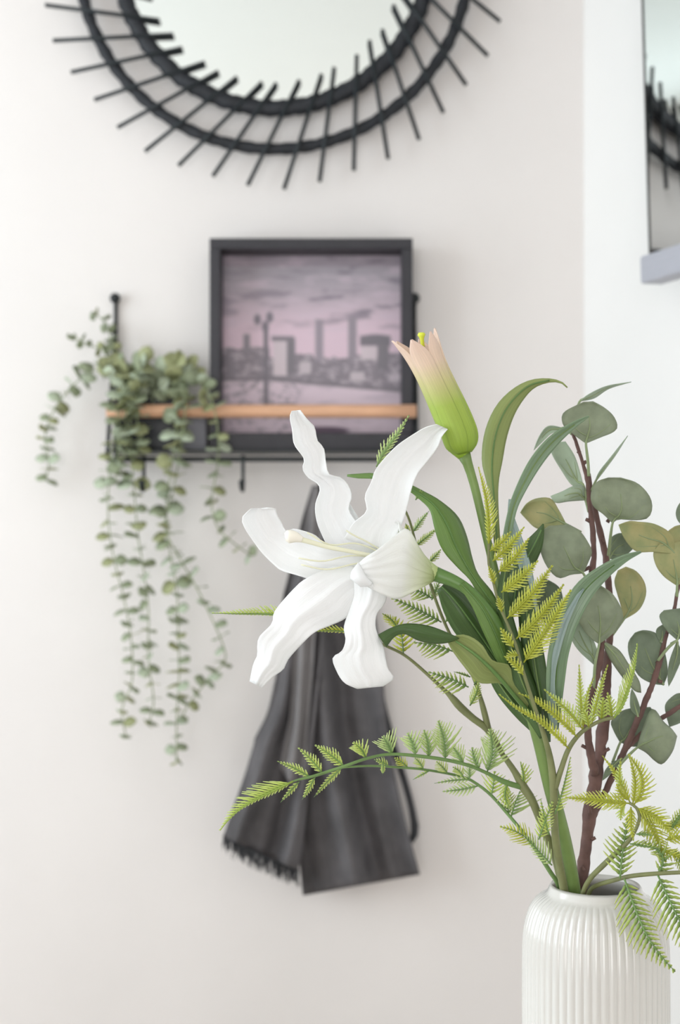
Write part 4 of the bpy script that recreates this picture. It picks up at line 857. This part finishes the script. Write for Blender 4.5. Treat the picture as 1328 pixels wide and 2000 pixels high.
for path, wl, wr in (([(1111, 1462), (1060, 1415), (1010, 1385), (974, 1356)], 5, 20), ([(1127, 1439), (1085, 1400), (1045, 1370), (1012, 1354)], 6, 26), ([(1138, 1424), (1110, 1390), (1062, 1346)], 12, 20), ([(1139, 1422), (1134, 1362), (1131, 1298)], 14, 14),
                     ([(1141, 1415), (1146, 1360), (1162, 1318)], 8, 9), ([(1155, 1415), (1168, 1360), (1187, 1298)], 14, 12), ([(1175, 1406), (1176, 1385), (1178, 1362)], 24, 24), ([(1195, 1402), (1192, 1378), (1186, 1352)], 16, 18), ([(1150, 1420), (1146, 1400), (1136, 1384)], 16, 16)):
    pinna(f3, path, (1.139, 1.134 + rp.uniform(-.008, .005)), wl, wr, 'fern_yellow' if path[0][0] < 1130 else 'fern_lime', ang=60, saw=0.4, rib='fern_yellow')
for path, wl, wr in (([(1084, 1590), (1100, 1540), (1114, 1478)], 4, 22), ([(1052, 1640), (1066, 1600), (1080, 1565)], 24, 22), ([(1072, 1630), (1062, 1590), (1056, 1560)], 16, 8)):
    pinna(f3, path, (1.152, 1.15), wl, wr, 'fern_lime', ang=58, saw=0.25, fat=0.6)

# rosette to the right of the branch
f4 = thing('fern_frond', 'pale fern stem ending in a yellow rosette beside the brown branch', 'fern', (sx(1140, 1.165), 1.165, rimz - 0.1))
ptube('stem', [(1128, 1850, 4.6, 1.186), (1131, 1790, 4.6, 1.18), (1138, 1746, 4.8, 1.175), (1152, 1717, 5.2, 1.168), (1178, 1690, 5.6, 1.156), (1214, 1656, 5, 1.147), (1229, 1641, 4.2, 1.145), (1242, 1619, 3.6, 1.142), (1249, 1597, 3.2, 1.14), (1243, 1578, 3, 1.14), (1229, 1568, 2.8, 1.14)], 'fern_stem', f4, n=44)
for path, wl, wr, mm in (([(1229, 1569), (1190, 1566), (1150, 1561), (1104, 1558)], 20, 24, 'fern_yellow'), ([(1230, 1566), (1215, 1535), (1196, 1502), (1176, 1476)], 10, 12, 'fern_yellow'), ([(1238, 1572), (1252, 1545), (1250, 1510), (1228, 1474)], 8, 26, 'fern_yellow'),
                         ([(1236, 1570), (1240, 1530), (1234, 1495), (1226, 1472)], 8, 14, 'fern_yellow'), ([(1214, 1545), (1210, 1512), (1213, 1480)], 10, 8, 'fern_lime'), ([(1232, 1576), (1232, 1610), (1237, 1642)], 14, 14, 'fern_yellow'), ([(1222, 1570), (1214, 1580), (1212, 1602)], 12, 14, 'fern_lime'),
                         ([(1245, 1580), (1270, 1610), (1286, 1645), (1300, 1684)], 30, 26, 'fern_yellow'), ([(1244, 1578), (1285, 1600), (1318, 1640)], 24, 16, 'fern_yellow'), ([(1225, 1562), (1212, 1548), (1204, 1532)], 14, 14, 'fern_yellow'),
                         ([(1230, 1648), (1262, 1654), (1290, 1657)], 15, 3, 'fern_green'), ([(1243, 1629), (1258, 1630), (1276, 1632)], 10, 5, 'fern_green'), ([(1290, 1655), (1312, 1668), (1340, 1676)], 16, 14, 'fern_yellow'), ([(1310, 1620), (1330, 1590), (1340, 1570)], 16, 16, 'fern_green'),
                         ([(1300, 1640), (1325, 1635), (1350, 1640)], 18, 18, 'fern_yellow'), ([(1295, 1610), (1318, 1612), (1345, 1604)], 14, 16, 'fern_yellow'), ([(1318, 1660), (1334, 1690), (1346, 1720)], 16, 16, 'fern_green')):
    pinna(f4, path, (1.14, 1.135 + rp.uniform(-.012, .006)), wl * 1.2, wr * 1.2, mm, ang=52, saw=0.4, rib='fern_yellow' if mm != 'fern_green' else 'fern_stem_green')

# frond lying over the vase rim
f5 = thing('fern_frond', 'green fern frond drooping over the right side of the vase rim', 'fern', (sx(1150, 1.165), 1.165, rimz - 0.1))
ptube('rachis', [(1138, 1850, 4.6, 1.188), (1142, 1785, 4.6, 1.184), (1150, 1744, 4.6, 1.18), (1164, 1730, 4.6, 1.174), (1196, 1720, 4.6, 1.158), (1233, 1711, 4.6, 1.142), (1285, 1706, 4.4, 1.13), (1328, 1704, 4, 1.125), (1375, 1702, 3.4, 1.12), (1420, 1706, 2.5, 1.117)], 'fern_stem', f5, n=40)
for path, wl, wr, mm, ys in (([(1211, 1716), (1214, 1680), (1219, 1645), (1226, 1598)], 48, 34, 'fern_green', (1.141, 1.150)), ([(1285, 1706), (1296, 1680), (1284, 1660), (1256, 1644)], 24, 34, 'fern_green', (1.13, 1.14)),
                             ([(1219, 1716), (1231, 1750), (1250, 1799), (1272, 1842), (1295, 1872), (1319, 1898)], 34, 56, 'fern_green', (1.139, 1.115)), ([(1284, 1708), (1297, 1736), (1311, 1768), (1330, 1802), (1356, 1850), (1380, 1880)], 36, 54, 'fern_green', (1.13, 1.108)),
                             ([(1350, 1704), (1362, 1670), (1380, 1630)], 34, 34, 'fern_green', (1.125, 1.13)), ([(1350, 1704), (1368, 1750), (1400, 1800)], 34, 34, 'fern_green', (1.125, 1.11)), ([(1400, 1704), (1425, 1712), (1470, 1730)], 26, 26, 'fern_lime', (1.12, 1.11))):
    pinna(f5, path, ys, wl, wr, mm, ang=62, saw=0.3, n=max(8, int(sum(math.dist(path[i], path[i + 1]) for i in range(len(path) - 1)) / 11.5)), fat=0.62, ribr=2.2, roll=0.0, peak=0.3, droop=0.1)

bpy.context.view_layer.update()
